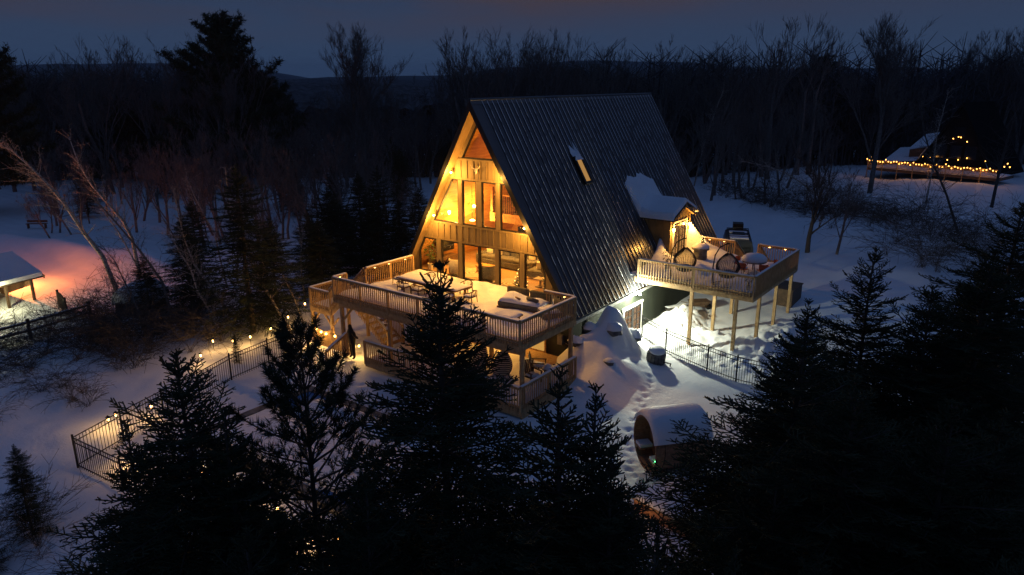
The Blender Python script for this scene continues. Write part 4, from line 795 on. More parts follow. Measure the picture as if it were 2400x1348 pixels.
for i in range(9):
    a = rad(20+i*17.5); 
    for z, r in ((0.50, 0.235), (0.80, 0.27)): mb.v += [(r*math.cos(a), r*math.sin(a)*0.95, z), ((r+0.02)*math.cos(a), (r+0.02)*math.sin(a)*0.95, z)]
for i in range(8): b = i*4; mb.f += [(b, b+2, b+6, b+4), (b+1, b+5, b+7, b+3), (b+2, b+3, b+7, b+6), (b, b+4, b+5, b+1)]; mb.mi += [0]*4
mb.obj('backrest', 'orange_plastic', oc)
for a in (-0.2, 0.2):
    for b in (-0.18, 0.2): MB().tube([(a*1.15, b*1.15, 0), (a, b, 0.419 if b < 0 else 0.55)], 0.014, 5).obj('leg', 'black_iron', oc)
rbox(MB(), -0.21, 0.21, -0.2, 0.18, 0.461, 0.56, 0.07).obj('seat_snow', 'snow', oc, True)
oc.location = (10.55, 9.45, 0.05); oc.rotation_euler = (0, 0, rad(160))
for x, y, a in ((11.5, 9.7, 225), (11.7, 10.8, 300), (10.0, 10.5, 85), (10.7, 11.3, 10)): c = copy_tree(oc); c.location = (x, y, 0.05); c.rotation_euler = (0, 0, rad(a))
potted('deck_plant', 'dark bare plant pot at the side deck corner rail', (11.75, 6.95, 0.05), 0.75, 0.15, 0.3, 21, 70, 0.10, 'needle_dark'); potted('deck_plant', 'dark bare plant pot below the left dormer wall', (6.7, 8.3, 0.05), 1.2, 0.15, 0.3, 22, 90, 0.10, 'needle_dark')

# ------------------------------------------------------------------ iron fences
pick_me = unit('black_iron')
def iron_fence(name, label, pts, gates=()):
    t = thing(name, label, 'fence', (0, 0, 0)); hgt = 1.25
    for (a, b) in zip(pts[:-1], pts[1:]):
        A, B = Vector(a), Vector(b); Lf = (B-A).length; n = max(1, round(Lf/2.3)); P = [A+(B-A)*(i/n) for i in range(n+1)]; Zg = [gh(p.x, p.y) for p in P]
        for i in range(n+1):
            if i < n or b == pts[-1]: bar('post', t, (P[i].x, P[i].y, Zg[i]-0.4), (P[i].x, P[i].y, Zg[i]+hgt+0.10), 0.06, 0.06, 'black_iron')
        for i in range(n):
            p0 = Vector((P[i].x, P[i].y, Zg[i])); p1 = Vector((P[i+1].x, P[i+1].y, Zg[i+1]))
            for h in (0.12, hgt-0.20, hgt-0.02): bar('rail', t, p0+Vector((0, 0, h)), p1+Vector((0, 0, h)), 0.028, 0.03, 'black_iron')
            k = int((p1-p0).length/0.13)
            for j in range(1, k):
                c = p0.lerp(p1, j/k); bar('picket', t, c+Vector((0, 0, 0.0)), c+Vector((0, 0, hgt-0.03)), 0.017, 0.017, 'black_iron')
    return t
iron_fence('iron_fence', 'black iron picket fence running from the stair past the lanterns to its corner', [(-7.0, -6.2), (-6.85, -8.3), (-6.5, -10.6), (-3.96, -18.5)])
iron_fence('iron_fence', 'black iron picket fence along the pool side in front of the spruces', [(-3.96, -18.5), (1.7, -17.9), (7.2, -17.1), (10.5, -16.6)])
iron_fence('iron_fence', 'black iron picket fence from the green wall past the side deck posts', [(6.5, 6.0), (8.5, 4.75), (11.1, 3.85), (12.65, 3.55), (15.5, 3.3), (19.0, 2.6)])
# path lanterns
ln = None
def lantern(x, y, h, label=None, group='stake lanterns along the fence'):
    global ln
    if ln is None:
        ln = thing('path_lantern', 'glowing stake lantern beside the iron fence', 'lantern', (0, 0, 0), 0, group)
        MB().tube([(0, 0, -0.2), (0, 0, 0.42)], 0.012, 5).obj('stake', 'black_iron', ln); MB().lathe([(0.05, 0.40), (0.06, 0.42), (0.06, 0.43)], 8).obj('base', 'black_iron', ln); MB().lathe([(0.10, 0.60), (0.03, 0.66), (0.01, 0.69)], 8).obj('cap', 'black_iron', ln)
        MB().lathe([(0.03, 0.445), (0.042, 0.51), (0.032, 0.575)], 8).obj('bulb', 'bulb_path', ln)
        o = ln
    else: o = copy_tree(ln)
    o.location = (x, y, gh(x, y)-0.42+h)
    lamp('lantern_glow', o, (0.0, -0.14, 0.50), 7.0, (1.0, 0.54, 0.16), 0.06); return o
for x, y, h in ((-11.3, -2.6, 0.7), (-10.5, -4.4, 0.5), (-9.9, -6.0, 0.4), (-9.7, -7.4, 0.4), (-9.9, -8.3, 0.4), (-10.6, -9.0, 0.45), (-9.4, -10.4, 0.4), (-5.7, -14.8, 0.4), (-6.0, -16.1, 0.4), (-5.8, -16.5, 0.4),
                (0.0, -15.6, 0.4), (1.9, -16.0, 0.4), (3.6, -16.3, 0.4), (5.2, -16.4, 0.4), (6.7, -16.4, 0.4), (7.8, -16.2, 0.4), (-2.6, -17.2, 0.4)): lantern(x, y, h)
# ------------------------------------------------------------------ pool under snow
t = thing('swimming_pool', 'winter covered pool with blue cover showing through the snow', 'pool', (0, 0, G0))
PX0, PX1, PY0, PY1 = -2.0, 6.5, -14.6, -9.6; pz = 0.28
for a in ((PX0-0.4, PX1+0.4, PY0-0.4, PY0), (PX0-0.4, PX1+0.4, PY1, PY1+0.4), (PX0-0.4, PX0, PY0+0.002, PY1-0.002), (PX1, PX1+0.4, PY0+0.002, PY1-0.002)): box('coping', t, *a, -0.3, pz, 'stone')
MB().box(PX0+0.003, PX1-0.003, PY0+0.003, PY1-0.003, -0.3, pz-0.05).obj('cover', 'pool_cover', t)
for q in ((PX0+0.05, PX1-1.6, PY0+0.05, PY1-1.9, 35), (PX0+1.9, PX1-0.05, PY0+1.4, PY1-0.05, 36), (PX0+0.3, PX0+3.5, PY0+0.4, PY0+2.4, 31), (PX0+4.3, PX1-0.4, PY0+0.3, PY0+1.6, 32), (PX0+1.0, PX0+5.5, PY0+3.2, PY1-0.2, 33), (PX0+6.3, PX1-0.3, PY0+2.4, PY1-0.4, 34)): snow_slab('cover_snow', *q[:4], pz-0.048+0.004*(q[4]-31), 0.10, q[4], t, step=0.2, rough=0.9)
# ------------------------------------------------------------------ barrel sauna
sa = thing('barrel_sauna', 'cedar barrel sauna with open porch end under a snow cap', 'sauna', (12.75, -6.2, gh(12.75, -6.2)+0.02), rad(50))   # local +x = barrel axis, porch at x=0
R_, LB = 1.0, 2.15; zc = R_+0.06; ns = 36
stave = MB()
w2 = math.pi/ns*0.96
stave.add([(0, R_*math.sin(-w2), R_*math.cos(-w2)), (0, R_*math.sin(w2), R_*math.cos(w2)), (0, (R_-.05)*math.sin(w2), (R_-.05)*math.cos(w2)), (0, (R_-.05)*math.sin(-w2), (R_-.05)*math.cos(-w2)),
           (LB, R_*math.sin(-w2), R_*math.cos(-w2)), (LB, R_*math.sin(w2), R_*math.cos(w2)), (LB, (R_-.05)*math.sin(w2), (R_-.05)*math.cos(w2)), (LB, (R_-.05)*math.sin(-w2), (R_-.05)*math.cos(-w2))], [(0, 1, 2, 3), (7, 6, 5, 4), (0, 4, 5, 1), (1, 5, 6, 2), (2, 6, 7, 3), (3, 7, 4, 0)])
sm_ = stave.mesh('stave', 'cedar')
for k in range(ns): M = Matrix.Rotation(2*math.pi*k/ns, 4, 'X'); M.translation = (0, 0, zc); link('stave', sm_, sa, mat4=M)
for x in (0.35, 1.2, 2.05): MB().tube([(x, (R_+.008)*math.sin(a), zc+(R_+.008)*math.cos(a)) for a in np.linspace(0, 2*math.pi, 30)], 0.014, 4, cap=False).obj('hoop', 'black_iron', sa)
disc = lambda x, r: [(x, r*math.sin(a), zc+r*math.cos(a)) for a in np.linspace(0, 2*math.pi, 32)[:-1]]
MB().extrude(disc(0.62, R_-0.055), (0.05, 0, 0)).obj('end_wall', 'cedar', sa); MB().extrude(disc(LB-0.07, R_-0.055), (0.05, 0, 0)).obj('end_wall', 'cedar', sa)
box('door', sa, 0.585, 0.618, -0.32, 0.32, 0.42, 1.78, 'dark_glass')
for s in (-1, 1): box('bench', sa, 0.02, 0.55, s*0.62-0.26, s*0.62+0.26, 0.58, 0.63, 'cedar'); MB().box(0.04, 0.52, s*0.62-0.22, s*0.62+0.22, 0.631, 0.74).obj('bench_snow', 'snow', sa)
box('porch_floor', sa, 0.01, 0.57, -0.6, 0.6, 0.22, 0.27, 'cedar')
for x in (0.45, LB-0.45): MB().extrude([(x, -0.95, 0.0), (x, 0.95, 0.0), (x, 0.8, 0.32), (x, 0.3, 0.13), (x, -0.3, 0.13), (x, -0.8, 0.32)], (0.1, 0, 0)).obj('cradle', 'dark_wood', sa)
o = MB().box(0.03, 0.06, -1.0, -0.94, 0.78, 0.86).obj('control_panel', 'black_trim', sa); MB().lathe([(0.02, 0), (0.035, 0.03), (0.02, 0.06)], 8, (0.0, -0.97, 0.79)).obj('green_led', 'bulb_green', o); lamp('led_light', o, (-0.05, -0.90, 0.82), 0.5, (0.2, 1.0, 0.3), 0.02)
mb = MB(); na = 19; prof_ = [-0.08, 0.10, 0.5, 1.2, 1.9, LB-0.05, LB+0.05]; e_ = [0.4, 0.85, 1, 1, 1, 0.85, 0.4]
for x, ee in zip(prof_, e_):
    for k in range(na):
        f = k/(na-1); a = rad(-68+128*f); tt = 0.27*ee*math.sin(math.pi*min(max(f, 0.02), 0.98))**0.45; mb.v.append((x, (R_+0.012+tt)*math.sin(a), zc+(R_+0.012+tt)*math.cos(a)))
for i in range(6):
    for k in range(na-1): mb.f.append((i*na+k, i*na+k+1, i*na+na+k+1, i*na+na+k)); mb.mi.append(0)
b0 = len(mb.v)
for x in (prof_[0]+0.06, prof_[-1]-0.06):
    for k in range(na): a = rad(-68+128*k/(na-1)); mb.v.append((x, (R_+0.010)*math.sin(a), zc+(R_+0.010)*math.cos(a)))
for k in range(na-1): mb.f += [(k, b0+k, b0+k+1, k+1), (6*na+k, 6*na+k+1, b0+na+k+1, b0+na+k)]; mb.mi += [0, 0]
mb.obj('snow_cap', 'snow', sa, True)
t = thing('wood_platform', 'snow covered timber platform in front of the barrel sauna', 'platform', (15.6, -8.2, gh(15.6, -8.2)+0.05), rad(-12)); box('skirt', t, -1.7, 1.7, -1.0, 1.0, -0.35, 0.36, 'cedar'); box('top_board', t, -1.75, 1.75, -1.05, 1.05, 0.361, 0.41, 'deck_wood'); snow_slab('platform_snow', -1.72, 1.72, -1.02, 1.02, 0.411, 0.22, 41, t, step=0.1, rough=0.4, humps=((-0.6, 0.4, 0.35, 0.6, 0.5), (0.8, 0.3, 0.2, 0.5, 0.5)))
lamp('platform_glow', t, (-1.2, -1.6, 0.3), 4, (1.0, 0.5, 0.15), 0.05)
# ------------------------------------------------------------------ boulders, barrel, firewood
def boulder(label, x, y, z, s, seed, snow=True):
    rg = random.Random(seed); t = thing('boulder', label, 'rock', (x, y, z)); mb = MB(); n1, n2 = 7, 10
    off = [[rg.uniform(0.78, 1.15) for _ in range(n2)] for _ in range(n1)]
    for i in range(n1):
        ph = math.pi*(i+0.5)/n1
        for k in range(n2): a = 2*math.pi*k/n2; r = s*off[i][k]; mb.v.append((r*math.sin(ph)*math.cos(a)*1.15, r*math.sin(ph)*math.sin(a)*0.9, r*0.75*math.cos(ph)))
    for i in range(n1-1):
        for k in range(n2): mb.f.append((i*n2+k, (i+1)*n2+k, (i+1)*n2+(k+1) % n2, i*n2+(k+1) % n2)); mb.mi.append(0)
    mb.f += [tuple(range(n2)), tuple(range((n1-1)*n2, n1*n2))[::-1]]; mb.mi += [0, 0]; mb.obj('rock', 'stone', t)
    if snow:
        cv = [(x_*1.08+0.02, y_*1.08, z_*1.05+0.07) for (x_, y_, z_) in mb.v[:4*n2]]; cf = [(i*n2+k, (i+1)*n2+k, (i+1)*n2+(k+1) % n2, i*n2+(k+1) % n2) for i in range(3) for k in range(n2)]+[tuple(range(n2))]; MB().add(cv, cf).obj('snow_cap', 'snow', t, True)
boulder('large dark boulder jutting from the foot of the snow mound', 7.45, 1.0, gh(7.45, 1.0)+0.08, 0.40, 1); boulder('flat capped boulder near the crest of the snow mound', 7.35, 3.25, gh(7.35, 3.25)+0.10, 0.42, 2); boulder('half buried stone low on the mound slope', 8.0, -0.4, gh(8.0, -0.4)-0.04, 0.22, 3); boulder('small snowy rock at the corner of the dark wall', 6.1, -0.2, gh(6.1, -0.2)+0.05, 0.34, 4); boulder('snowy rock heap beside the conduit', 6.2, 0.9, gh(6.2, 0.9)+0.08, 0.34, 5)
t = thing('heat_pump', 'dark cylindrical pool heater half sunk in snow by the fence', 'heater', (8.75, 3.0, gh(8.75, 3.0)-0.12), 0.3); t.rotation_euler = (0.22, 0.12, 0.3); MB().lathe([(0.42, 0), (0.44, 0.1), (0.44, 0.72), (0.38, 0.80)], 16).obj('housing', 'stone', t)
for k in range(16): a = 2*math.pi*k/16; bar('louvre', t, (0.455*math.cos(a), 0.455*math.sin(a), 0.12), (0.455*math.cos(a), 0.455*math.sin(a), 0.70), 0.03, 0.02, 'black_trim')
MB().lathe([(0.40, 0.801), (0.42, 0.86), (0.25, 0.95), (0.02, 0.96)], 14).obj('snow_cap', 'snow', t, True); MB().tube([(0.4, -0.1, 0.3), (0.75, -0.1, 0.3), (0.75, -0.1, -0.3)], 0.04, 6).obj('pipe', 'black_iron', t)
t = thing('firewood_pile', 'low firewood row with snow against the green wall', 'firewood', (6.25, 11.0, gh(6.25, 11.0)), rad(62)); lm = MB().tube([(0, -0.22, 0), (0, 0.22, 0)], 0.075, 7).mesh('log', 'dark_bark')
for i in range(9):
    for j in range(3 if i % 3 else 2): link('log', lm, t, (-0.7+i*0.165+(j % 2)*0.08, random.Random(i*3+j).uniform(-.03, .03), 0.08+j*0.14))
snow_slab('snow_cap', -0.75, 0.72, -0.2, 0.2, 0.42, 0.12, 51, t, step=0.08, rough=0.8)
t = thing('wheelbarrow', 'dark tipped wheelbarrow under the side deck', 'wheelbarrow', (7.5, 11.3, gh(7.5, 11.3)+0.02), 0.8); MB().extrude([(-0.45, -0.3, 0.35), (0.4, -0.3, 0.35), (0.6, -0.36, 0.62), (-0.6, -0.36, 0.62)], (0, 0.66, 0)).obj('tray', 'dark_wood', t)
MB().tube([(0.62, -0.04, 0.2), (0.62, 0.04, 0.2)], 0.19, 12).obj('wheel', 'rubber', t)
for s in (-0.26, 0.26): MB().tube([(0.62, s*0.3, 0.2), (-0.3, s, 0.34), (-1.0, s*1.1, 0.5)], 0.018, 5).obj('handle', 'teak', t); MB().tube([(-0.35, s, 0.34), (-0.42, s, 0.0)], 0.015, 5).obj('leg', 'black_iron', t)

# ------------------------------------------------------------------ van behind the house
vz = gh(6.0, 21.5); va = thing('camper_van', 'dark camper van with roof rack and roof box parked behind the side deck', 'van', (6.0, 21.4, vz), rad(112))   # local +x = nose
sec = [(-0.98, 0.35), (-1.02, 0.8), (-1.0, 1.35), (-0.93, 2.1), (-0.82, 2.55), (-0.6, 2.68), (0.6, 2.68), (0.82, 2.55), (0.93, 2.1), (1.0, 1.35), (1.02, 0.8), (0.98, 0.35)]
mb = MB(); st_ = [(-2.75, 0.97, 1.0), (-2.68, 1.0, 1.0), (1.2, 1.0, 1.0), (1.75, 0.98, 0.93), (2.2, 0.95, 0.70), (2.95, 0.88, 0.42), (3.1, 0.82, 0.38)]
for x, wy, hz_ in st_: mb.v += [(x, y*wy, 0.35+(z-0.35)*hz_) for y, z in sec]
n = len(sec)
for i in range(len(st_)-1):
    for k in range(n): mb.f.append((i*n+k, i*n+(k+1) % n, i*n+n+(k+1) % n, i*n+n+k)); mb.mi.append(0)
mb.f += [tuple(range(n)), tuple(range((len(st_)-1)*n, len(st_)*n))[::-1]]; mb.mi += [0, 0]; bd = mb.obj('body', 'van_paint', va, True)
for s in (-1, 1): box('rear_window', va, -2.775, -2.752, s*0.42-0.32, s*0.42+0.32, 1.45, 2.2, 'dark_glass'); box('tail_light', va, -2.78, -2.753, s*0.86-0.07, s*0.86+0.07, 0.9, 1.5, 'red_door'); bar('rack_rail', va, (-2.3, s*0.72, 2.74), (1.0, s*0.72, 2.74), 0.05, 0.06, 'black_iron')
box('windshield', va, 1.78, 2.2, -0.7, 0.7, 1.75, 1.8, 'dark_glass')
for x in (-1.9, -0.9, 0.2, 0.9): bar('rack_bar', va, (x, -0.72, 2.76), (x, 0.72, 2.76), 0.04, 0.04, 'black_iron')
box('roof_box', va, 0.2, 1.0, -0.35, 0.35, 2.79, 3.2, 'black_trim'); box('roof_hatch', va, -1.3, -0.5, -0.4, 0.4, 2.70, 2.78, 'black_trim'); box('bumper', va, -2.86, -2.756, -0.9, 0.9, 0.42, 0.62, 'rubber')
MB().box(-2.5, -1.4, -0.6, 0.6, 2.69, 2.74).box(-0.45, 0.15, -0.6, 0.6, 2.69, 2.73).obj('roof_snow', 'snow', va)
for x in (-1.8, 1.9):
    for s in (-1, 1):
        w = MB().tube([(x, s*0.98, 0.36), (x, s*0.78, 0.36)], 0.36, 18).obj('wheel', 'rubber', va); MB().tube([(x, s*0.99, 0.36), (x, s*0.95, 0.36)], 0.2, 12).obj('rim', 'galv', w)

# ------------------------------------------------------------------ neighbour's shed, gate, rails on the left
gl = gh(-33, -11); sh = thing('open_shed', 'open-fronted shed with snowy roof and a work lamp glowing inside', 'shed', (-35.6, -12.6, gl), rad(14))
for y in (-3.2, -0.9, 1.4, 3.2): box('post', sh, 2.3, 2.45, y-0.08, y+0.08, -0.4, 1.75, 'dark_wood')
MB().box(-2.6, -2.5, -3.3, 3.3, -0.4, 1.75).obj('back_wall', 'dark_wood', sh); MB().extrude([(-2.6, 3.2, -0.4), (2.3, 3.2, 1.2), (2.3, 3.2, 1.75), (0, 3.2, 2.8), (-2.6, 3.2, 1.75)], (0, 0.1, 0)).obj('end_wall', 'cedar', sh); box('header', sh, 2.28, 2.47, -3.4, 3.4, 1.753, 1.93, 'dark_wood')
for s in (-1, 1):
    P = [(0, -3.8, 3.0), (s*2.9, -3.8, 1.72), (s*2.9, 3.8, 1.72), (0, 3.8, 3.0)]; MB().extrude(P, (0, 0, 0.10)).obj('roof', 'dark_wood', sh); MB().extrude([(p[0], p[1]*0.985, p[2]+0.105) for p in P], (0, 0, 0.28)).obj('roof_snow', 'snow', sh)
    bar('barge_board', sh, (0, 3.84, 3.02), (s*2.95, 3.84, 1.72), 0.05, 0.24, 'cedar')
wl = MB().box(1.6, 1.75, -0.2, 0.2, 1.35, 1.5).obj('work_lamp', 'black_trim', sh)
for s in (-0.1, 0.1): MB().lathe([(0.02, -0.05), (0.07, 0), (0.02, 0.05)], 8, (1.85, s*1.8, 1.36)).obj('bulb', 'bulb_shed', wl)
lamp('work_light', wl, (3.15, 0.1, 1.75), 240, (1.0, 0.93, 0.50), 0.1)
for i in range(5): bar('lumber', sh, (0.8+0.15*i, -1.8, 0.25+0.12*i), (1.2, 1.3+0.1*i, 0.55+0.1*i), 0.10, 0.04, 'pale_steel')
emat('bulb_amber', (1.0, 0.32, 0.06), 30)
o = MB().box(-1.6, -1.4, 3.305, 3.40, 2.0, 2.2).tube([(-1.5, 3.40, 2.15), (-1.5, 4.1, 2.4)], 0.02, 6).obj('wall_lamp', 'black_trim', sh); MB().lathe([(0.03, -0.08), (0.09, 0.0), (0.04, 0.07)], 10, (-1.5, 4.15, 2.34)).obj('bulb', 'bulb_amber', o); lamp('amber_light', o, (-1.5, 4.4, 2.45), 1300, (1.0, 0.24, 0.05), 0.15)
def picket_gate(label, p, q, h):
    t = thing('picket_gate', label, 'gate', (0, 0, 0)); A, B = Vector(p), Vector(q); n = 12; zg = gh((A.x+B.x)/2, (A.y+B.y)/2)
    for i in range(n+1): c = A.lerp(B, i/n); bar('picket', t, (c.x, c.y, zg-0.1), (c.x, c.y, zg+h+0.1*math.sin(math.pi*i/n)), 0.11, 0.03, 'dark_wood')
    for z in (0.25, h-0.25): bar('rail', t, (A.x+0.04, A.y, zg+z), (B.x+0.04, B.y, zg+z), 0.04, 0.09, 'dark_wood')
    for c in (A, B): bar('post', t, (c.x, c.y, zg-0.4), (c.x, c.y, zg+h+0.15), 0.13, 0.13, 'dark_wood')
picket_gate('dark picket gate beside the open shed', (-31.0, -8.5), (-28.6, -9.0), 1.15)
t = thing('split_rail_fence', 'two rail timber fence with snow on its rails crossing the lit yard', 'fence', (0, 0, 0)); fp = [(-26.0, -8.6), (-25.0, -12.5), (-24.8, -16.0), (-24.6, -20)]
for a in fp: bar('post', t, (*a, gh(*a)-0.4), (*a, gh(*a)+1.25), 0.16, 0.16, 'dark_wood')
for a, b in zip(fp[:-1], fp[1:]):
    for h in (0.5, 1.0): bar('rail', t, (*a, gh(*a)+h), (*b, gh(*b)+h), 0.09, 0.12, 'dark_wood'); bar('rail_snow', t, (*a, gh(*a)+h+0.085), (*b, gh(*b)+h+0.085), 0.08, 0.05, 'snow')
t = thing('wood_store', 'round topped cedar wood store under snow at the edge of the brush', 'wood store', (-24.5, -5.9, gh(-24.5, -5.9)), rad(38)); MB().extrude([(-1.3, -0.9, -0.3), (1.3, -0.9, -0.3), (1.3, -0.9, 1.1), (-1.3, -0.9, 1.1)], (0, 1.8, 0)).obj('wall', 'cedar', t)
for i in range(13): x = -1.3+0.2*i; bar('board', t, (x+0.1, -0.915, -0.25), (x+0.1, -0.915, 1.08), 0.18, 0.02, 'cedar', (0, 1, 0))
mb = MB(); arc = [(-1.45, 1.05)]+[(1.45*math.cos(a), 1.12+1.15*math.sin(a)) for a in np.linspace(math.pi, 0, 13)]+[(1.45, 1.05)]; mb.extrude([(x, -1.05, z) for x, z in arc], (0, 2.1, 0)).obj('snow_cap', 'snow', t, True)
t = thing('yard_bench', 'dark bench alone on the far blue snow field', 'bench', (-62, 1.8, gh(-62, 1.8)+0.2), rad(40)); t.scale = (0.8,)*3; box('seat', t, -1.3, 1.3, -0.25, 0.25, 0.38, 0.45, 'dark_wood'); box('backrest', t, -1.3, 1.3, 0.22, 0.28, 0.55, 0.85, 'dark_wood')
for s in (-1.1, 1.1): box('leg', t, s-0.05, s+0.05, -0.22, 0.22, -0.2, 0.379, 'dark_wood')

# ------------------------------------------------------------------ distant A-frame cabin with fairy lights
cz_ = gh(11, 82); cb = thing('distant_cabin', 'far dark A-frame cabin with snowy side roofs among the trees', 'cabin', (13.6, 88.8, cz_), rad(-14))
hc = 9.6
for s in (1, -1): MB().extrude([(0, -5, hc), (s*5.2, -5, 0.3), (s*4.9, -5, 0.3), (0, -5, hc-0.5)], (0, 11, 0)).obj('roof', 'matte_black', cb)
MB().extrude([(-4.7, -4.6, 0.0), (4.7, -4.6, 0.0), (0, -4.6, hc-0.6)], (0, 0.15, 0)).obj('gable_wall', 'matte_black', cb)
for i, (x0, x1, z0, z1) in enumerate(((-2.6, -1.0, 2.3, 4.2), (-0.8, 0.8, 2.3, 4.2), (1.0, 2.6, 2.3, 4.2), (-0.9, 0.9, 5.2, 6.6))): o = box('window', cb, x0, x1, -4.66, -4.601, z0, z1, 'matte_black'); box('pane', cb, x0+0.1, x1-0.1, -4.68, -4.662, z0+0.1, z1-0.1, 'dark_glass')
MB().add([(-3.3, -4, 3.9), (-6.2, -4, 3.3), (-6.2, 1, 5.0), (-3.3, 1, 5.6), (-2.0, -4.2, 6.4), (-2.0, 1, 6.6)], [(0, 1, 2, 3), (0, 3, 5, 4)]).obj('side_roof_snow', 'snow', cb)
MB().add([(-4.5, -5.4, 1.8), (-9.0, -5.4, 1.3), (-9.0, 0, 3.0), (-4.5, 0, 3.5), (-3.3, -5.3, 3.9), (-3.3, 0, 4.2)], [(0, 1, 2, 3), (0, 3, 5, 4)]).obj('side_roof_snow', 'snow', cb)
MB().extrude([(-3.2, -3.9, 0.0), (-6.1, -3.9, 0.0), (-6.1, -3.9, 3.15), (-3.2, -3.9, 3.7)], (0, 4.8, 0)).obj('side_wing', 'dark_wood', cb)
dk = thing('cabin_deck', 'long raised deck of the far cabin edged with railing', 'deck', (10.8, 81.3, 0), rad(-14)); zk = -1.35
box('deck_floor', dk, -8.0, 8.0, -2.0, 3.2, zk-0.35, zk, 'dark_wood'); box('top_rail', dk, -8, 8, -2.05, -1.95, zk+0.98, zk+1.04, 'deck_wood'); box('lower_rail', dk, -8, 8, -2.03, -1.97, zk+0.1, zk+0.16, 'deck_wood')
for i in range(106): x = -7.95+i*0.15; box('baluster', dk, x-0.02, x+0.02, -2.02, -1.98, zk+0.161, zk+0.979, 'deck_wood')
for i in range(9): x = -7.9+i*1.975; box('post', dk, x-0.06, x+0.06, -2.08, -2.051, cz_-0.6, zk+1.03, 'deck_wood')
snow_slab('deck_snow', -7.9, 7.9, -1.9, 3.1, zk+0.003, 0.15, 61, dk, step=0.5)
t = thing('fairy_lights', 'looping strand of amber bulbs along the far cabin deck rail', 'string lights', (10.8, 81.3, 0), rad(-14)); bm_ = MB().lathe([(0.02, -0.08), (0.07, -0.03), (0.07, 0.03), (0.02, 0.08)], 7).mesh('bulb', 'bulb_fairy'); rg = random.Random(12); lp = []
for i in range(46): x = -8+16*i/45; lp.append((x, -2.2, zk+1.12-0.26*abs(math.sin(i*0.9))+rg.uniform(-0.1, 0.15)))
lp += [(-8.1, -1.0, zk+1.3), (-8.1, 0.2, zk+1.5), (8.1, -1.2, zk+1.4), (8.1, -0.2, zk+1.7), (8.1, 0.8, zk+1.2)]
MB().tube(lp[:46], 0.012, 4).obj('cable', 'black_iron', t)
for i, p in enumerate(lp):
    link('bulb', bm_, t, p)
    if i % 9 == 4: lamp('fairy_glow', t, (p[0], p[1]-0.25, p[2]+0.1), 12, (1.0, 0.45, 0.10), 0.1)
t = thing('fairy_lights', 'short loops of amber bulbs across the far cabin gable', 'string lights', (13.6, 84.0, cz_), rad(-14)); lp = [(-1.6, -0.3, 5.0), (-1.0, -0.3, 5.25), (-0.7, -0.3, 5.2), (0.1, -0.3, 4.7), (-1.9, -0.3, 2.2), (-0.6, -0.3, 2.3), (0.4, -0.3, 2.6), (2.6, -0.3, 2.4), (-4.0, -0.3, 2.4), (-5.0, -0.3, 2.4)]
MB().tube(lp, 0.012, 4).obj('cable', 'black_iron', t)
for p in lp: link('bulb', bm_, t, p)

# ------------------------------------------------------------------ trees
def norm(a): return a/np.maximum(np.linalg.norm(a, axis=-1, keepdims=True), 1e-9)
def sticks(P, Q, r0, r1, n=3):
    """tapered n-sided sticks between arrays of points"""
    P = np.asarray(P, float); Q = np.asarray(Q, float); D = norm(Q-P); ref = np.where(np.abs(D[:, 2:3]) < 0.9, np.array([[0, 0, 1.0]]), np.array([[1.0, 0, 0]]))
    A = norm(np.cross(D, ref)); Bv = np.cross(D, A); m = len(P); th_ = np.arange(n)*2*np.pi/n
    ring = (np.cos(th_)[None, :, None]*A[:, None]+np.sin(th_)[None, :, None]*Bv[:, None])
    V = np.concatenate([P[:, None]+ring*np.asarray(r0).reshape(-1, 1, 1), Q[:, None]+ring*np.asarray(r1).reshape(-1, 1, 1)], 1).reshape(-1, 3)
    base = (np.arange(m)*2*n)[:, None]; F = []
    for k in range(n):
        j = (k+1) % n; F.append(np.stack([base[:, 0]+k, base[:, 0]+j, base[:, 0]+n+j], -1)); F.append(np.stack([base[:, 0]+k, base[:, 0]+n+j, base[:, 0]+n+k], -1))
    return V, np.concatenate(F)
def needles(P, Q, per_m, ln, wd, rs, fwd=0.7):
    L_ = np.linalg.norm(Q-P, axis=1); cnt = np.maximum(1, (L_*per_m+rs.rand(len(L_))).astype(int)); ix = np.repeat(np.arange(len(P)), cnt); t = rs.rand(len(ix), 1)
    B = P[ix]+(Q-P)[ix]*t; D = norm(Q-P)[ix]; R = rs.normal(size=(len(ix), 3)); S_ = norm(R-(R*D).sum(1, keepdims=True)*D); d = norm(D*fwd+S_)*ln*(0.7+0.6*rs.rand(len(ix), 1)); w = norm(np.cross(d, rs.normal(size=d.shape)))*wd
    V = np.stack([B-w, B+w, B+d], 1).reshape(-1, 3); return V, np.arange(len(V)).reshape(-1, 3)
def join(parts):
    V = []; F = []; o = 0
    for v, f in parts: V.append(v); F.append(f+o); o += len(v)
    return np.concatenate(V), np.concatenate(F)
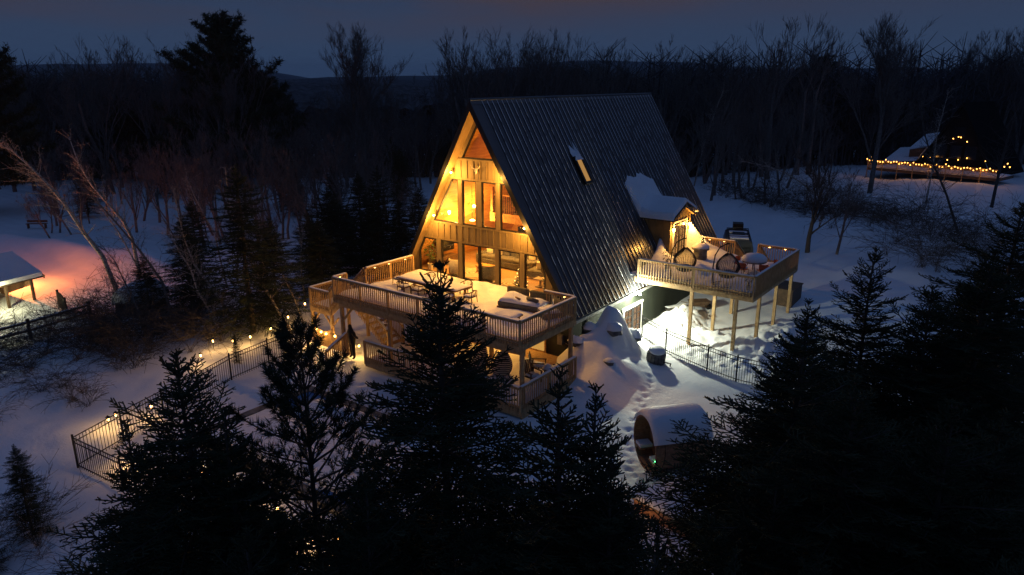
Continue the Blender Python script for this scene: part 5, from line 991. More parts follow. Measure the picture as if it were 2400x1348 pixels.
def spruce_meshes(name, h, seed, wide=1.0, fine_to=5.5, dens=1.0, mat='needle_dark', leaders=1):
    rs = np.random.RandomState(seed); Pw = []; Qw = []; Rw = []; T_P = []; T_Q = []; T_F = []
    Lf = lambda t: wide*(0.06+0.54*t if t < 1.5 else 0.87+0.27*(t-1.5)) if t < 8 else wide*2.55
    t = 0.10; lev = []
    while t < h*0.93: lev.append((t, rs.randint(5, 8), 1.0)); lev.append((t+0.13, rs.randint(2, 4), 0.55)); t += rs.uniform(0.24, 0.36) if t < fine_to else rs.uniform(0.40, 0.55)
    for t, nb, sc in lev:
        fine = t < fine_to; a0 = rs.uniform(0, 6.28)
        for b in range(nb):
            az = a0+b*6.283/nb+rs.uniform(-.35, .35); Lb = Lf(t)*rs.uniform(0.58, 1.18)*sc*(1.3 if rs.rand() < 0.10 else 1.0); el = np.interp(t, [0, 1, 2.5, 5, 20], [62, 42, 18, 2, -12])+rs.uniform(-9, 9)
            ns_ = 7 if fine else 4; pts = [np.array([rs.uniform(-.01, .01), rs.uniform(-.01, .01), h-t])]; e = math.radians(el)
            for i in range(ns_):
                f = i/ns_; ee = e-0.30*math.sin(f*math.pi)*(1 if t > 1.5 else 0.3)+0.35*f*f; d = np.array([math.cos(az)*math.cos(ee), math.sin(az)*math.cos(ee), math.sin(ee)]); az += rs.uniform(-.07, .07); pts.append(pts[-1]+d*Lb/ns_)
            pts = np.array(pts); Pw.append(pts[:-1]); Qw.append(pts[1:]); rr0 = np.linspace(0.010+0.008*Lb, 0.006, ns_+1); Rw.append(np.stack([rr0[:-1], rr0[1:]], 1))
            T_P.append(pts[2:-1] if t > 1.2 else pts[:-1]); T_Q.append(pts[3:] if t > 1.2 else pts[1:]); T_F.append(np.full(len(T_P[-1]), fine))
            sp = (0.062 if fine else 0.15)/dens; s = max(0.06, 0.16*Lb)
            while s < Lb*0.98:
                f = s/Lb*ns_; i = min(int(f), ns_-1); c = pts[i]+(pts[i+1]-pts[i])*(f-i); d = pts[i+1]-pts[i]; d = d/np.linalg.norm(d); sd_ = np.cross(d, [0, 0, 1.0]); sd_ /= max(np.linalg.norm(sd_), 1e-6)
                for sg in (1, -1):
                    if rs.rand() < 0.12: continue
                    ang = rs.uniform(0.7, 1.05); tw = d*math.cos(ang)+sd_*sg*math.sin(ang)+np.array([0, 0, rs.uniform(-0.25, 0.30)+0.35*(s/Lb)**2]); tw /= np.linalg.norm(tw); tl = min(0.52*(Lb-s)+0.06, 0.50 if fine else 0.75)*rs.uniform(0.6, 1.15); e1 = c+tw*tl+np.array([0, 0, -0.06*tl])
                    T_P.append(c[None]); T_Q.append(e1[None]); T_F.append(np.array([fine]))
                    if fine and tl > 0.13:
                        u = 0.05
                        while u < tl*0.95:
                            c2 = c+(e1-c)*(u/tl); sd2 = np.cross(tw, [0, 0, 1.0]); sd2 /= max(np.linalg.norm(sd2), 1e-6); s2 = 1 if rs.rand() < 0.5 else -1; t2 = tw*0.65+sd2*s2*0.75+np.array([0, 0, rs.uniform(-.3, .35)]); t2 /= np.linalg.norm(t2); l2 = min(0.5*(tl-u)+0.035, 0.16)*rs.uniform(0.6, 1.2)
                            T_P.append(c2[None]); T_Q.append((c2+t2*l2)[None]); T_F.append(np.array([True])); u += 0.068/dens
                s += sp*rs.uniform(0.75, 1.3)
    TP = np.concatenate(T_P); TQ = np.concatenate(T_Q); TF = np.concatenate(T_F)
    lead = (np.array([[0, 0, h-0.55], [0, 0, h-0.3]]), np.array([[0, 0, h-0.3], [0.01, 0, h]])); TP = np.concatenate([TP, lead[0]]); TQ = np.concatenate([TQ, lead[1]]); TF = np.concatenate([TF, [True, True]])
    r = np.where(TF, 0.0100, 0.026); parts = [sticks(TP, TQ, r, r*0.7)]
    parts.append(needles(TP[TF], TQ[TF], 62, 0.020, 0.0038, rs)); 
    if (~TF).any(): parts.append(needles(TP[~TF], TQ[~TF], 22, 0.055, 0.012, rs))
    crown = np_mesh(name+'_crown', *join(parts), mat)
    BP = np.concatenate(Pw); BQ = np.concatenate(Qw); BR = np.concatenate(Rw); zz = np.linspace(0, h-0.3, 14); tp = np.stack([0.02*np.sin(zz), 0.02*np.cos(zz*0.7), zz], 1); rr_ = 0.012*(h-zz)+0.008
    trunk = np_mesh(name+'_trunk', *join([sticks(BP, BQ, BR[:, 0], BR[:, 1]), sticks(tp[:-1], tp[1:], rr_[:-1], rr_[1:], 8)]), 'dark_bark'); return trunk, crown
def put_tree(name, label, meshes, loc, rz, sc, group=None, lean=(0, 0)):
    t = thing(name, label, 'tree', loc, rz, group); t.scale = (sc,)*3 if not hasattr(sc, '__len__') else sc; t.rotation_euler = (lean[0], lean[1], rz); link('trunk', meshes[0], t); link('crown', meshes[1], t); return t
SPA = spruce_meshes('spruce_a', 12.0, 3); SPB = spruce_meshes('spruce_b', 11.0, 8, 1.12, dens=0.9); SPC = spruce_meshes('spruce_c', 10.5, 15, 0.85)
HT = {id(SPA): 12.0, id(SPB): 11.0, id(SPC): 10.5}
def near_spruce(label, x, y, top, ms, rz, w=1.0, name='spruce_tree'):
    g = gh(x, y)-0.1; s = (top-g)/HT[id(ms)]; rl = random.Random(label); return put_tree(name, label, ms, (x, y, g), rz, (s*w*rl.uniform(1.05, 1.3), s*w*rl.uniform(1.05, 1.3), s), None, (0, 0))
near_spruce('tall dark spruce rising in front of the stair and pool fence corner', 13.93, -23.22, 6.75, SPB, 0.4, 1.15)
near_spruce('slim spruce tip standing between the lantern fence and the pine', 14.75, -23.1, 6.1, SPC, 2.0, 0.95)
near_spruce('lower spruce shoulder in front of the fence corner post', 12.75, -23.5, 5.5, SPC, 4.0, 1.0)
near_spruce('tall central spruce whose bare tip overlaps the living room windows', 17.16, -21.50, 8.1, SPA, 1.1, 1.0)
near_spruce('low spruce filling the gap between the pine and the central spruce', 17.2, -22.9, 5.9, SPB, 3.3, 0.9)
near_spruce('twin tipped spruce in front of the lower patio railing end', 18.73, -21.24, 7.0, SPC, 0.2, 1.15)
near_spruce('slender spruce leader beside the twin tipped spruce', 19.0, -20.85, 6.75, SPC, 2.7, 0.9)
near_spruce('short spruce tip in front of the snow slope by the sauna', 19.45, -21.25, 6.2, SPA, 5.0, 0.9)
near_spruce('very low spruce tip in front of the timber platform', 20.34, -21.9, 5.95, SPC, 1.9, 0.8)
near_spruce('broad spruce covering the end of the side yard fence', 20.25, -16.6, 6.35, SPB, 2.2, 1.35)
near_spruce('tall thin spruce with upswept twigs in front of the drive', 20.35, -12.23, 7.0, SPB, 0.9, 0.95)
near_spruce('spruce behind the broad spruce with its tip over the snow', 19.7, -14.3, 6.3, SPA, 3.8, 1.0)
near_spruce('spruce between the thin spruce and the bare brush', 21.5, -13.0, 6.6, SPB, 5.2, 1.1)
near_spruce('dense spruce near the far cabin side of the yard', 22.3, -12.2, 7.2, SPA, 0.5, 1.2)
near_spruce('background spruce below the far cabin deck', 22.5, -6.9, 7.4, SPB, 1.5, 1.2)
near_spruce('black spruce massed in front of the broad spruce', 21.35, -18.4, 6.6, SPA, 2.9, 1.3)
near_spruce('black spruce crowding the brushy slope', 22.4, -18.2, 6.5, SPB, 4.4, 1.2)
near_spruce('dark spruce leaning into view behind the sauna roof', 20.75, -19.2, 5.5, SPB, 0.8, 0.95)
near_spruce('low dark spruce in front of the sauna barrel end', 20.85, -21.0, 5.4, SPC, 3.5, 0.75)
near_spruce('low black spruce filling under the thin spruce', 22.9, -17.2, 6.1, SPA, 1.7, 1.3)
for x, y, tp, ms, rz in ((15.8, -23.6, 5.0, SPB, 1.0), (16.3, -22.2, 5.2, SPA, 2.2), (18.2, -22.2, 5.2, SPB, 5.5), (21.6, -20.6, 5.4, SPA, 0.3), (23.3, -19.8, 5.6, SPB, 2.6), (22.2, -21.4, 5.2, SPC, 1.3)):
    t = near_spruce('dark spruce of the undergrowth thicket below the taller tips', x, y, tp, ms, rz, 1.2); t['group'] = 'low thicket spruces'
# open pine with long needles
def pine_meshes(name, h, seed, long_n=0.11, fine=True, top=6.0, wide=1.0):
    rs = np.random.RandomState(seed); BP = []; BQ = []; BR = []; NP = []; NQ = []
    t = 0.35
    while t < h*0.8:
        nb = rs.randint(5, 8); a0 = rs.uniform(0, 6.28)
        for b in range(nb):
            az = a0+b*6.283/nb+rs.uniform(-.3, .3); Lb = wide*min(0.25+0.55*t, 2.2+0.1*t)*rs.uniform(0.7, 1.15); el = math.radians(np.interp(t, [0, 2, 5, 12], [55, 35, 15, 0])+rs.uniform(-8, 8)); p = np.array([0, 0, h-t]); n = 8; pts = [p]
            for i in range(n): f = i/n; e = el+0.5*f*f; az += rs.uniform(-.12, .12); p = p+np.array([math.cos(az)*math.cos(e), math.sin(az)*math.cos(e), math.sin(e)])*Lb/n; pts.append(p)
            pts = np.array(pts); r = np.linspace(0.008+0.010*Lb, 0.006, n+1); BP.append(pts[:-1]); BQ.append(pts[1:]); BR.append(np.stack([r[:-1], r[1:]], 1)); NP.append(pts[-3:-2]); NQ.append(pts[-1:])
            for i in range(3, n):
                for sg in (1, -1):
                    if rs.rand() < 0.25: continue
                    d = pts[i]-pts[i-1]; d /= np.linalg.norm(d); sd_ = np.cross(d, [0, 0, 1.0]); tw = d*0.7+sd_*sg*0.7+np.array([0, 0, rs.uniform(-.1, .5)]); tw /= np.linalg.norm(tw); tl = (0.12+0.22*(n-i)/n*Lb)*rs.uniform(0.7, 1.2); e1 = pts[i]+tw*tl; BP.append(pts[i][None]); BQ.append(e1[None]); BR.append(np.array([[0.007, 0.005]])); NP.append((pts[i]+tw*tl*0.35)[None]); NQ.append(e1[None])
                    if tl > 0.22:
                        for s3 in (1, -1): t3 = tw*0.7+np.cross(tw, [0, 0, 1.0])*s3*0.6+np.array([0, 0, 0.25]); q0 = pts[i]+tw*tl*0.55; q1 = q0+t3*tl*0.5; BP.append(q0[None]); BQ.append(q1[None]); BR.append(np.array([[0.005, 0.004]])); NP.append((q0*0.6+q1*0.4)[None]); NQ.append(q1[None])
        t += rs.uniform(0.26, 0.40)
    NP.append(np.array([[0, 0, h-0.3]])); NQ.append(np.array([[0, 0, h]])); NP = np.concatenate(NP); NQ = np.concatenate(NQ)
    crown = np_mesh(name+'_crown', *needles(NP, NQ, 260, long_n, 0.0055, rs, 0.9), 'needle_dark')
    BP = np.concatenate(BP); BQ = np.concatenate(BQ); BR = np.concatenate(BR); zz = np.linspace(0, h-0.2, 12); tp = np.stack([0*zz, 0*zz, zz], 1); rr_ = 0.011*(h-zz)+0.007
    return np_mesh(name+'_trunk', *join([sticks(BP, BQ, BR[:, 0], BR[:, 1]), sticks(tp[:-1], tp[1:], rr_[:-1], rr_[1:], 7)]), 'dark_bark'), crown
PIA = pine_meshes('pine', 11.0, 5)
g = gh(14.8, -21.88)-0.1; s = (6.9-g)/11; put_tree('pine_tree', 'open long-needled pine standing before the pool fence', PIA, (14.8, -21.88, g), 0.6, s)
# mid-distance evergreens
EV1, EV2 = SPA, SPB; rg0 = random.Random(91)
def white_pine_meshes(name, h, seed, wide):
    rs = np.random.RandomState(seed); BP = []; BQ = []; BR = []; NP = []; NQ = []; NR = []
    t = 0.4
    while t < h*0.86:
        nb = rs.randint(4, 7); a0 = rs.uniform(0, 6.28); f = t/h
        for b in range(nb):
            az = a0+b*6.283/nb+rs.uniform(-.4, .4); Lb = wide*np.interp(f, [0, .08, .25, .5, .75, 1], [.22, .45, .72, .98, 1.0, .7])*rs.uniform(.55, 1.15); el = math.radians(np.interp(f, [0, .2, .6, 1], [50, 25, 8, -4])+rs.uniform(-8, 8)); p = np.array([0, 0, h-t]); n = 6; pts = [p]
            for i in range(n): e = el+0.4*(i/n)**2; az += rs.uniform(-.12, .12); p = p+np.array([math.cos(az)*math.cos(e), math.sin(az)*math.cos(e), math.sin(e)])*Lb/n; pts.append(p)
            pts = np.array(pts); r = np.linspace(0.02+0.012*Lb, 0.015, n+1); BP.append(pts[:-1]); BQ.append(pts[1:]); BR.append(np.stack([r[:-1], r[1:]], 1))
            for k in range(int(10+Lb*16)):
                u = rs.uniform(0.25, 1.0)*n; i = min(int(u), n-1); c = pts[i]+(pts[i+1]-pts[i])*(u-i); q = c+np.array([rs.normal(0, .35), rs.normal(0, .35), rs.normal(.18, .2)])*(0.5+0.28*Lb*0.4); NP.append(c); NQ.append(q)
        t += rs.uniform(0.6, 1.0)
    NP = np.array(NP); NQ = np.array(NQ); BP = np.concatenate(BP); BQ = np.concatenate(BQ); BR = np.concatenate(BR); zz = np.linspace(0, h-0.3, 10); tp = np.stack([0*zz, 0*zz, zz], 1); rr_ = 0.016*(h-zz)+0.02
    return np_mesh(name+'_trunk', *join([sticks(BP, BQ, BR[:, 0], BR[:, 1]), sticks(tp[:-1], tp[1:], rr_[:-1], rr_[1:], 7)]), 'dark_bark'), np_mesh(name+'_crown', *join([needles(NP, NQ, 16, 0.40, 0.045, rs, 0.5), sticks(NP, NQ, np.full(len(NP), .03), np.full(len(NP), .02))]), 'needle_dark')
WP = white_pine_meshes('white_pine', 20.0, 4, 8.6)
for lb, x, y, h, ms, rz, w in (('tall narrow fir behind the leaning birches', -11.3, -6.2, 9.4, EV1, 0.3, 1.0), ('shorter fir beside the stair lanterns', -12.6, -3.6, 6.2, EV2, 1.0, 1.0), ('dark fir left of the deck railing end', -17.8, 4.8, 7.2, EV2, 2.0, 1.1), ('fir behind the gable next to the snow field', -17.2, 13.4, 6.2, EV1, 3.0, 1.2), ('fir between the railing and the snow field', -16.0, 7.4, 6.2, EV2, 4.0, 1.1), ('fir among the brush by the wood store', -20.4, -4.6, 6.8, EV1, 5.0, 1.1), ('low fir between the birches and the deck', -13.5, 0.5, 5.6, EV2, 0.9, 1.0), ('dark fir beside the wood store wall', -21.6, -6.8, 4.6, EV2, 2.9, 0.9), ('small leaning fir alone on the snow slope outside the fence', -1.04, -21.1, 3.3, EV1, 1.0, 0.8), ('small fir by the foot of the snow slope', -0.4, -22.7, 2.6, EV2, 2.1, 0.8), ('young sapling fir inside the lantern fence', -8.2, -9.2, 1.7, EV1, 0.2, 0.6)):
    g = gh(x, y)-0.1; s = h/HT[id(ms)]; put_tree('fir_tree', lb, ms, (x, y, g), rz, (s*w*1.45, s*w*1.45, s))
for i in range(10):
    f = rg0.random(); x = -10.5-rg0.uniform(0, 13); y = -3.5+rg0.uniform(0, 20)-(x+10)*-0.25; ms = (SPA, SPB, SPC)[i % 3]; h_ = rg0.uniform(4.5, 8.5); s = h_/HT[id(ms)]; t = put_tree('fir_tree', 'dark fir in the dense cluster behind the stair end of the deck', ms, (x, y, gh(x, y)-0.1), i*1.3, (s*1.4, s*1.4, s), 'fir cluster left of the deck')
put_tree('white_pine', 'massive black white pine silhouetted against the dusk sky', WP, (-70.8, 31.5, gh(-70.8, 31.5)-0.3), 0.5, 1.09)
put_tree('white_pine', 'black pine at the edge of the snow field far from the house', WP, (-78.5, 3.5, gh(-78, 4)-0.3), 2.5, (0.8, 0.8, 1.05))
# bare deciduous trees
def bare_meshes(name, h, seed, spread=0.5, bark='grey_bark', twig=0.012, levels=5, fork=0.22, r0=None, nchild=(3, 5)):
    rg = random.Random(seed); segs = [[], []]
    def grow(p, d, Lb, r, lev):
        n = 4 if lev < 2 else 3; pts = [p]; dd = d
        for i in range(n):
            dd = (dd+Vector((rg.gauss(0, .10), rg.gauss(0, .10), rg.gauss(0.05, .07)))).normalized(); q = pts[-1]+dd*Lb/n; ra = r*(1-0.55*i/n); rb = r*(1-0.55*(i+1)/n); segs[0 if lev < 1 else 1].append((pts[-1], q, max(ra, twig), max(rb, twig*0.8))); pts.append(q)
        if lev >= levels: return
        m = rg.randint(*nchild)+(3 if lev == 0 else 0)
        for k in range(m):
            f = rg.uniform(fork if lev == 0 else 0.2, 1.0); i = min(int(f*n), n-1); c = pts[i].lerp(pts[i+1], f*n-i); a = rg.uniform(0, 6.283); b = (pts[i+1]-pts[i]).normalized(); s1 = b.orthogonal().normalized(); s2 = b.cross(s1); sp = spread*rg.uniform(0.6, 1.3)
            nd = (b*math.cos(sp)+(s1*math.cos(a)+s2*math.sin(a))*math.sin(sp)+Vector((0, 0, 0.22))).normalized(); grow(c, nd, Lb*rg.uniform(0.42, 0.68)*(1.15-0.45*f if lev == 0 else 1), max(r*(1-0.5*f)*0.55, twig), lev+1)
    grow(Vector((0, 0, 0)), Vector((rg.gauss(0, .03), rg.gauss(0, .03), 1)).normalized(), h*0.72, r0 or h*0.016, 0); out_ = []
    mz = max(max(q.z for _, q, _, _ in s) for s in segs if s)
    for nm, sg, ns_ in (('_trunk', segs[0], 7), ('_crown', segs[1], 3)):
        P = np.array([s[0][:] for s in sg])*h/mz; Q = np.array([s[1][:] for s in sg])*h/mz; out_.append(np_mesh(name+nm, *sticks(P, Q, np.array([s[2] for s in sg]), np.array([s[3] for s in sg]), ns_), bark))
    return out_
BT = [bare_meshes('bare_tree_%s' % 'abcdef'[i], 16, 20+i, (0.50, 0.42, 0.58, 0.45, 0.62, 0.38)[i], 'grey_bark', 0.013, 5, nchild=(3, 4)) for i in range(6)]
BTF = bare_meshes('bare_tree_full', 22, 44, 0.50, 'grey_bark', 0.015, 5, nchild=(4, 6))
put_tree('bare_maple', 'great bare maple standing against the sky beside the gable', BTF, (-53.3, 39.0, gh(-53, 39)-0.3), 0, 1.02)
put_tree('bare_maple', 'wide crowned bare tree with twin trunks above the far drive', BTF, (6.8, 62, gh(6.8, 62)-0.3), 1.0, (0.85, 0.85, 0.90)); put_tree('bare_maple', 'bare tree breaking the skyline above the roof ridge', BT[4], (-29.6, 56, gh(-29, 56)-0.3), 2.0, 1.28)
g = gh(9.26, 27.45); MAP = bare_meshes('driveway_tree', 7.6, 77, 0.50, 'dark_bark', 0.012, 4, 0.03, 0.17, (4, 6)); put_tree('driveway_tree', 'low forked bare tree with many upright limbs beside the drive', MAP, (9.3, 27.4, g-0.1), 0.4, (1.1, 1.1, 1.0)); put_tree('thin_sapling', 'thin bare sapling near the forked drive tree', BT[3], (11.4, 27.2, gh(11.4, 27.2)-0.1), 1.0, 0.42)
rg = random.Random(5)
def wood_tree(x, y, s, ms, lb, grp):
    if math.hypot(x+37.5, y+6) < 13: return
    t = put_tree('bare_tree', lb, ms, (x, y, gh(x, y)-0.3), rg.uniform(0, 6.28), (s*rg.uniform(0.85, 1.1), s*rg.uniform(0.85, 1.1), s)); t['group'] = grp
fwd2 = Vector((fw.x, fw.y)).normalized(); rt2 = Vector((rt.x, rt.y))
cam2 = Vector((CAM.x, CAM.y)); cnt = 0
for i in range(190):                                                   # belt of woods behind the clearing
    dep = rg.uniform(96, 150); lat = rg.uniform(-0.80, 0.80)*dep; p = cam2+fwd2*dep+rt2*lat
    if abs(p.x-10) < 14 and p.y < 97: continue
    wood_tree(p.x, p.y, rg.uniform(0.95, 1.38)*(0.68 if -0.36 < lat/dep < -0.08 else 1.0), BT[i % 6], 'bare tree in the dark belt of woods behind the clearing', 'belt of bare woods')
for i in range(34):                                                    # thinner scrub trees right of the house and by the drive
    dep = rg.uniform(76, 96); lat = rg.uniform(0.16, 0.62)*dep; p = cam2+fwd2*dep+rt2*lat
    if p.x > 1 and p.x < 19 and p.y < 90: continue
    wood_tree(p.x, p.y, rg.uniform(0.45, 0.8), BT[i % 6], 'bare tree at the near edge of the woods by the drive', 'bare trees near the drive')
for i in range(64):                                                    # scattered trees on the far left snow field
    dep = rg.uniform(62, 97); lat = rg.uniform(-0.66, -0.16)*dep; p = cam2+fwd2*dep+rt2*lat
    wood_tree(p.x, p.y, rg.uniform(0.3, 0.75), BT[i % 6], 'bare tree scattered over the blue snow field on the left', 'trees on the left snow field')
for i in range(9):
    dep = rg.uniform(66, 98); lat = rg.uniform(-0.62, -0.14)*dep; p = cam2+fwd2*dep+rt2*lat; ms = (SPA, SPB, SPC)[i % 3]; s = rg.uniform(4.5, 8.5)/HT[id(ms)]; put_tree('fir_tree', 'dark fir dotted along the far edge of the snow field', ms, (p.x, p.y, gh(p.x, p.y)-0.1), i, (s*1.5, s*1.5, s), 'firs along the snow field edge')
for i in range(10):
    dep = rg.uniform(110, 150); lat = rg.uniform(-0.7, 0.75)*dep; p = cam2+fwd2*dep+rt2*lat; t = put_tree('white_pine', 'dark evergreen rising among the bare belt of woods', WP, (p.x, p.y, gh(p.x, p.y)-0.3), i, 0.68*rg.uniform(0.8, 1.2), 'evergreens in the woods')
for i in range(30):
    x = rg.uniform(-46, -12); y = rg.uniform(-5, 24)+(-15-x)*0.1; wood_tree(x, y, rg.uniform(0.28, 0.55), BT[i % 6], 'thin bare tree on the snow between the firs and the birches', 'thin bare trees on the left')
# leaning birches: explicit trunk lines with side twigs
def birch(label, pts, r, seed, bark='birch_bark', ntw=46, tl=1.5, up_=0.5):
    rg_ = random.Random(seed); pts = [Vector(p) for p in pts]; pts[0].z = gh(pts[0].x, pts[0].y)-0.2; base = pts[0].copy(); n = len(pts); t = thing('birch_tree', label, 'tree', base)
    Q = [p-base for p in pts]; MB().tube(Q, [r*(1-0.8*i/(n-1)) for i in range(n)], 6).obj('trunk', bark, t, True); P_ = []; Q_ = []; R_a = []
    tot = n-1
    for k in range(ntw):
        f = rg_.uniform(0.22, 1)*tot; i = min(int(f), n-2); c = Q[i].lerp(Q[i+1], f-i); b = (Q[i+1]-Q[i]).normalized(); d = (b*0.8+Vector((rg_.gauss(0, .6), rg_.gauss(0, .6), rg_.gauss(0.1, .4)))).normalized(); L0 = tl*(1.2-0.75*f/tot)*rg_.uniform(0.5, 1.2); p = c
        for s_ in range(4):
            d = (d+Vector((rg_.gauss(0, .15), rg_.gauss(0, .15), rg_.gauss(-0.02, .12)))).normalized(); q = p+d*L0/4; rr = max(0.006, r*0.28*(1-f/tot*0.6)*(1-s_/4)); P_.append(p[:]); Q_.append(q[:]); R_a.append((rr, rr*0.75))
            for m_ in range(3): e = (d+Vector((rg_.gauss(0, .7), rg_.gauss(0, .7), rg_.gauss(0, .5)))).normalized(); P_.append(q[:]); Q_.append((q+e*L0*0.28*rg_.uniform(.5, 1.2))[:]); R_a.append((0.006, 0.004))
            p = q
    R_a = np.array(R_a); link('crown', np_mesh('birch_crown', *sticks(np.array(P_), np.array(Q_), R_a[:, 0], R_a[:, 1]), bark), t)
birch('pale birch leaning across the dark firs by the stair lanterns', [(-9.27, -4.98, -3.6), (-10.31, -5.18, -2.0), (-11.35, -5.37, -0.4), (-12.27, -5.53, 1.08), (-12.94, -5.53, 2.45), (-13.5, -5.46, 3.82), (-13.65, -5.33, 5.6)], 0.085, 1)
birch('leaning birch behind the wood store brush', [(-16.7, -4.06, -3.6), (-17.87, -4.49, -2.37), (-19.1, -4.86, -0.82), (-19.86, -4.87, 0.72), (-20.3, -4.8, 2.2), (-20.6, -4.7, 3.6)], 0.08, 2)
birch('thick leaning birch arching over the amber lit snow', [(-28.36, -5.41, -3.6), (-29.71, -5.71, -1.63), (-30.93, -6.09, -0.18), (-32.5, -6.49, 1.99), (-33.69, -6.91, 3.3), (-34.86, -7.36, 4.46), (-36.0, -7.85, 5.47), (-37.5, -8.5, 6.2)], 0.17, 3, tl=2.6, ntw=60)
birch('second leaning birch behind the thick one', [(-30.46, -2.91, -3.6), (-31.4, -2.72, -1.14), (-32.12, -2.81, 0.09), (-33.23, -3.2, 1.32), (-34.49, -3.64, 2.71), (-35.53, -3.86, 4.25), (-36.28, -3.92, 6.2)], 0.14, 4, tl=2.4)
birch('slanting dark sapling over the split rail fence end', [(-19.14, -6.61, -3.6), (-19.99, -6.56, -1.7), (-21.36, -6.94, 0.08), (-22.93, -7.47, 1.86), (-24.1, -7.89, 3.13), (-25.22, -8.37, 4.15)], 0.09, 5, 'grey_bark')
birch('thin pale birch stem beside the stair landing', [(-10.26, -3.49, -3.6), (-11.05, -3.48, -1.93), (-11.75, -3.57, -0.74), (-12.29, -3.67, 0.6)], 0.05, 6, ntw=20, tl=0.8)
birch('slim birch with a crooked stem behind the stair', [(-14.26, -0.35, -3.0), (-14.68, -0.19, -1.68), (-14.89, 0.04, -0.62), (-14.91, 0.4, 1.2)], 0.06, 7, ntw=26, tl=1.0)
birch('fallen pale birch leaning low over the brush by the drive', [(9.3, 44.25, -2.5), (6.42, 42.79, -0.58), (4.56, 41.96, 0.95), (3.12, 41.23, 1.91), (1.75, 40.41, 2.49), (-0.5, 39.5, 2.9)], 0.10, 8, tl=2.0)
birch('tall pale birch in front of the far cabin deck', [(13.0, 58, -2), (13.1, 58.1, 1.5), (13.0, 58.3, 5), (13.4, 58.2, 9)], 0.10, 9, tl=2.2, ntw=50)
birch('leaning dark tree crossing before the far cabin', [(17.5, 44, -2), (16.0, 45, 0.5), (14.4, 46, 3.2), (13.2, 46.6, 6.0), (12.6, 47, 8.5)], 0.13, 10, 'dark_bark', tl=3.0, ntw=60)
birch('upright bare tree at the end of the far cabin deck', [(18.6, 62, -2), (18.7, 62, 1.5), (18.9, 62, 4.5), (19.3, 62, 8)], 0.18, 11, 'dark_bark', tl=3.2, ntw=56)
birch('thin pale birch behind the roof edge', [(-16, 66, -2.5), (-15.4, 67, 1.7), (-14.6, 68, 5.9), (-14, 69, 9)], 0.12, 12, tl=2.4)
rb = random.Random(33)
for i, (x, y, hx, h_) in enumerate(((-14.5, -6.5, -3.2, 5.5), (-22.5, -3.0, -4.0, 6.5), (-25.5, 1.0, -3.5, 7.0), (-18.0, -9.0, -2.6, 4.6), (-26.8, -4.5, -4.6, 6.0), (-15.5, -2.2, -2.4, 6.2))):
    pts = [(x+hx*f**1.3+rb.gauss(0, .1), y-0.3*f+rb.gauss(0, .1), -3.6+h_*f) for f in np.linspace(0, 1, 6)]; birch(('slender birch leaning over the weeds by the lantern path', 'leaning birch rooted behind the wood store', 'leaning birch in the gap of the snow field', 'thin leaning birch above the rail fence brush', 'birch bending toward the open shed', 'straightish birch among the fir cluster')[i], pts, 0.07, 40+i, ('birch_bark', 'grey_bark')[i % 2], 40, 1.7)
# bare shrubs and brush
def shrub_mesh(name, seed, n=26, h=1.6, arch=0.5, r=0.009):
    rg_ = random.Random(seed); P_ = []; Q_ = []
    for i in range(n):
        a = rg_.uniform(0, 6.28); d = Vector((math.cos(a)*rg_.uniform(.15, .8), math.sin(a)*rg_.uniform(.15, .8), 1)).normalized(); p = Vector((rg_.gauss(0, .12), rg_.gauss(0, .12), -0.05)); Ls = h*rg_.uniform(0.6, 1.3)
        for s_ in range(6):
            d = (d+Vector((d.x*arch*0.3+rg_.gauss(0, .1), d.y*arch*0.3+rg_.gauss(0, .1), -arch*0.32))).normalized(); q = p+d*Ls/6; P_.append(p[:]); Q_.append(q[:])
            if s_ > 1:
                for m_ in range(2): P_.append(q[:]); Q_.append((q+(d+Vector((rg_.gauss(0, .6), rg_.gauss(0, .6), rg_.gauss(0, .4)))).normalized()*Ls*0.2)[:])
            p = q
    return np_mesh(name, *sticks(np.array(P_), np.array(Q_), np.full(len(P_), r), np.full(len(P_), r*0.7)), 'dark_bark')
SH = [shrub_mesh('shrub_%s' % 'abc'[i], 60+i, (26, 34, 22)[i], (1.6, 2.2, 3.4)[i], (0.35, 0.6, 0.55)[i]) for i in range(3)]
def shrub(x, y, k, s, lb, grp): o = link('bare_shrub', SH[k], None, (x, y, gh(x, y))); o.rotation_euler = (0, 0, rg.uniform(0, 6.28)); o.scale = (s, s, s); tag(o, lb, 'shrub', grp)
for i in range(74): x = rg.uniform(-27, -11.5); y = rg.uniform(-13.5, -4) if x > -18 else rg.uniform(-16, -5); shrub(x, y, rg.choice((0, 1, 1, 2)), rg.uniform(0.6, 1.25), 'bare arching brush on the lit slope below the birches', 'brush on the left slope')
for i in range(46): 
    f = rg.random(); x = -6+24*f+rg.gauss(0, 1.5); y = 49-7*f+rg.gauss(0, 3.0); shrub(x, y, rg.choice((0, 1, 2)), rg.uniform(0.7, 1.5), 'tangled bare brush beyond the drive snowbank', 'brush beyond the drive')
for i in range(26): x = rg.uniform(12, 23); y = rg.uniform(24, 46); shrub(x, y, rg.choice((1, 2, 2)), rg.uniform(0.7, 1.3), 'bare brush on the open snow below the far cabin', 'brush below the far cabin')
for i in range(24): x = rg.uniform(22.0, 28); y = rg.uniform(-6, 8); shrub(x, y, rg.choice((1, 2, 2)), rg.uniform(0.9, 1.5), 'dark bare brush behind the right hand spruces', 'brush behind the spruces')
for i in range(34): x = rg.uniform(-9, 6); y = rg.uniform(-26, -20.5); shrub(x, y, rg.choice((0, 0, 2)), rg.uniform(0.4, 0.8), 'sparse bare twigs on the foreground snow slope', 'foreground twigs')
for i in range(30): x = rg.uniform(-24, -9); y = rg.uniform(-24, -14); shrub(x, y, rg.choice((0, 1)), rg.uniform(0.5, 0.9), 'sparse weeds poking through the slope snow', 'weeds on the slope')
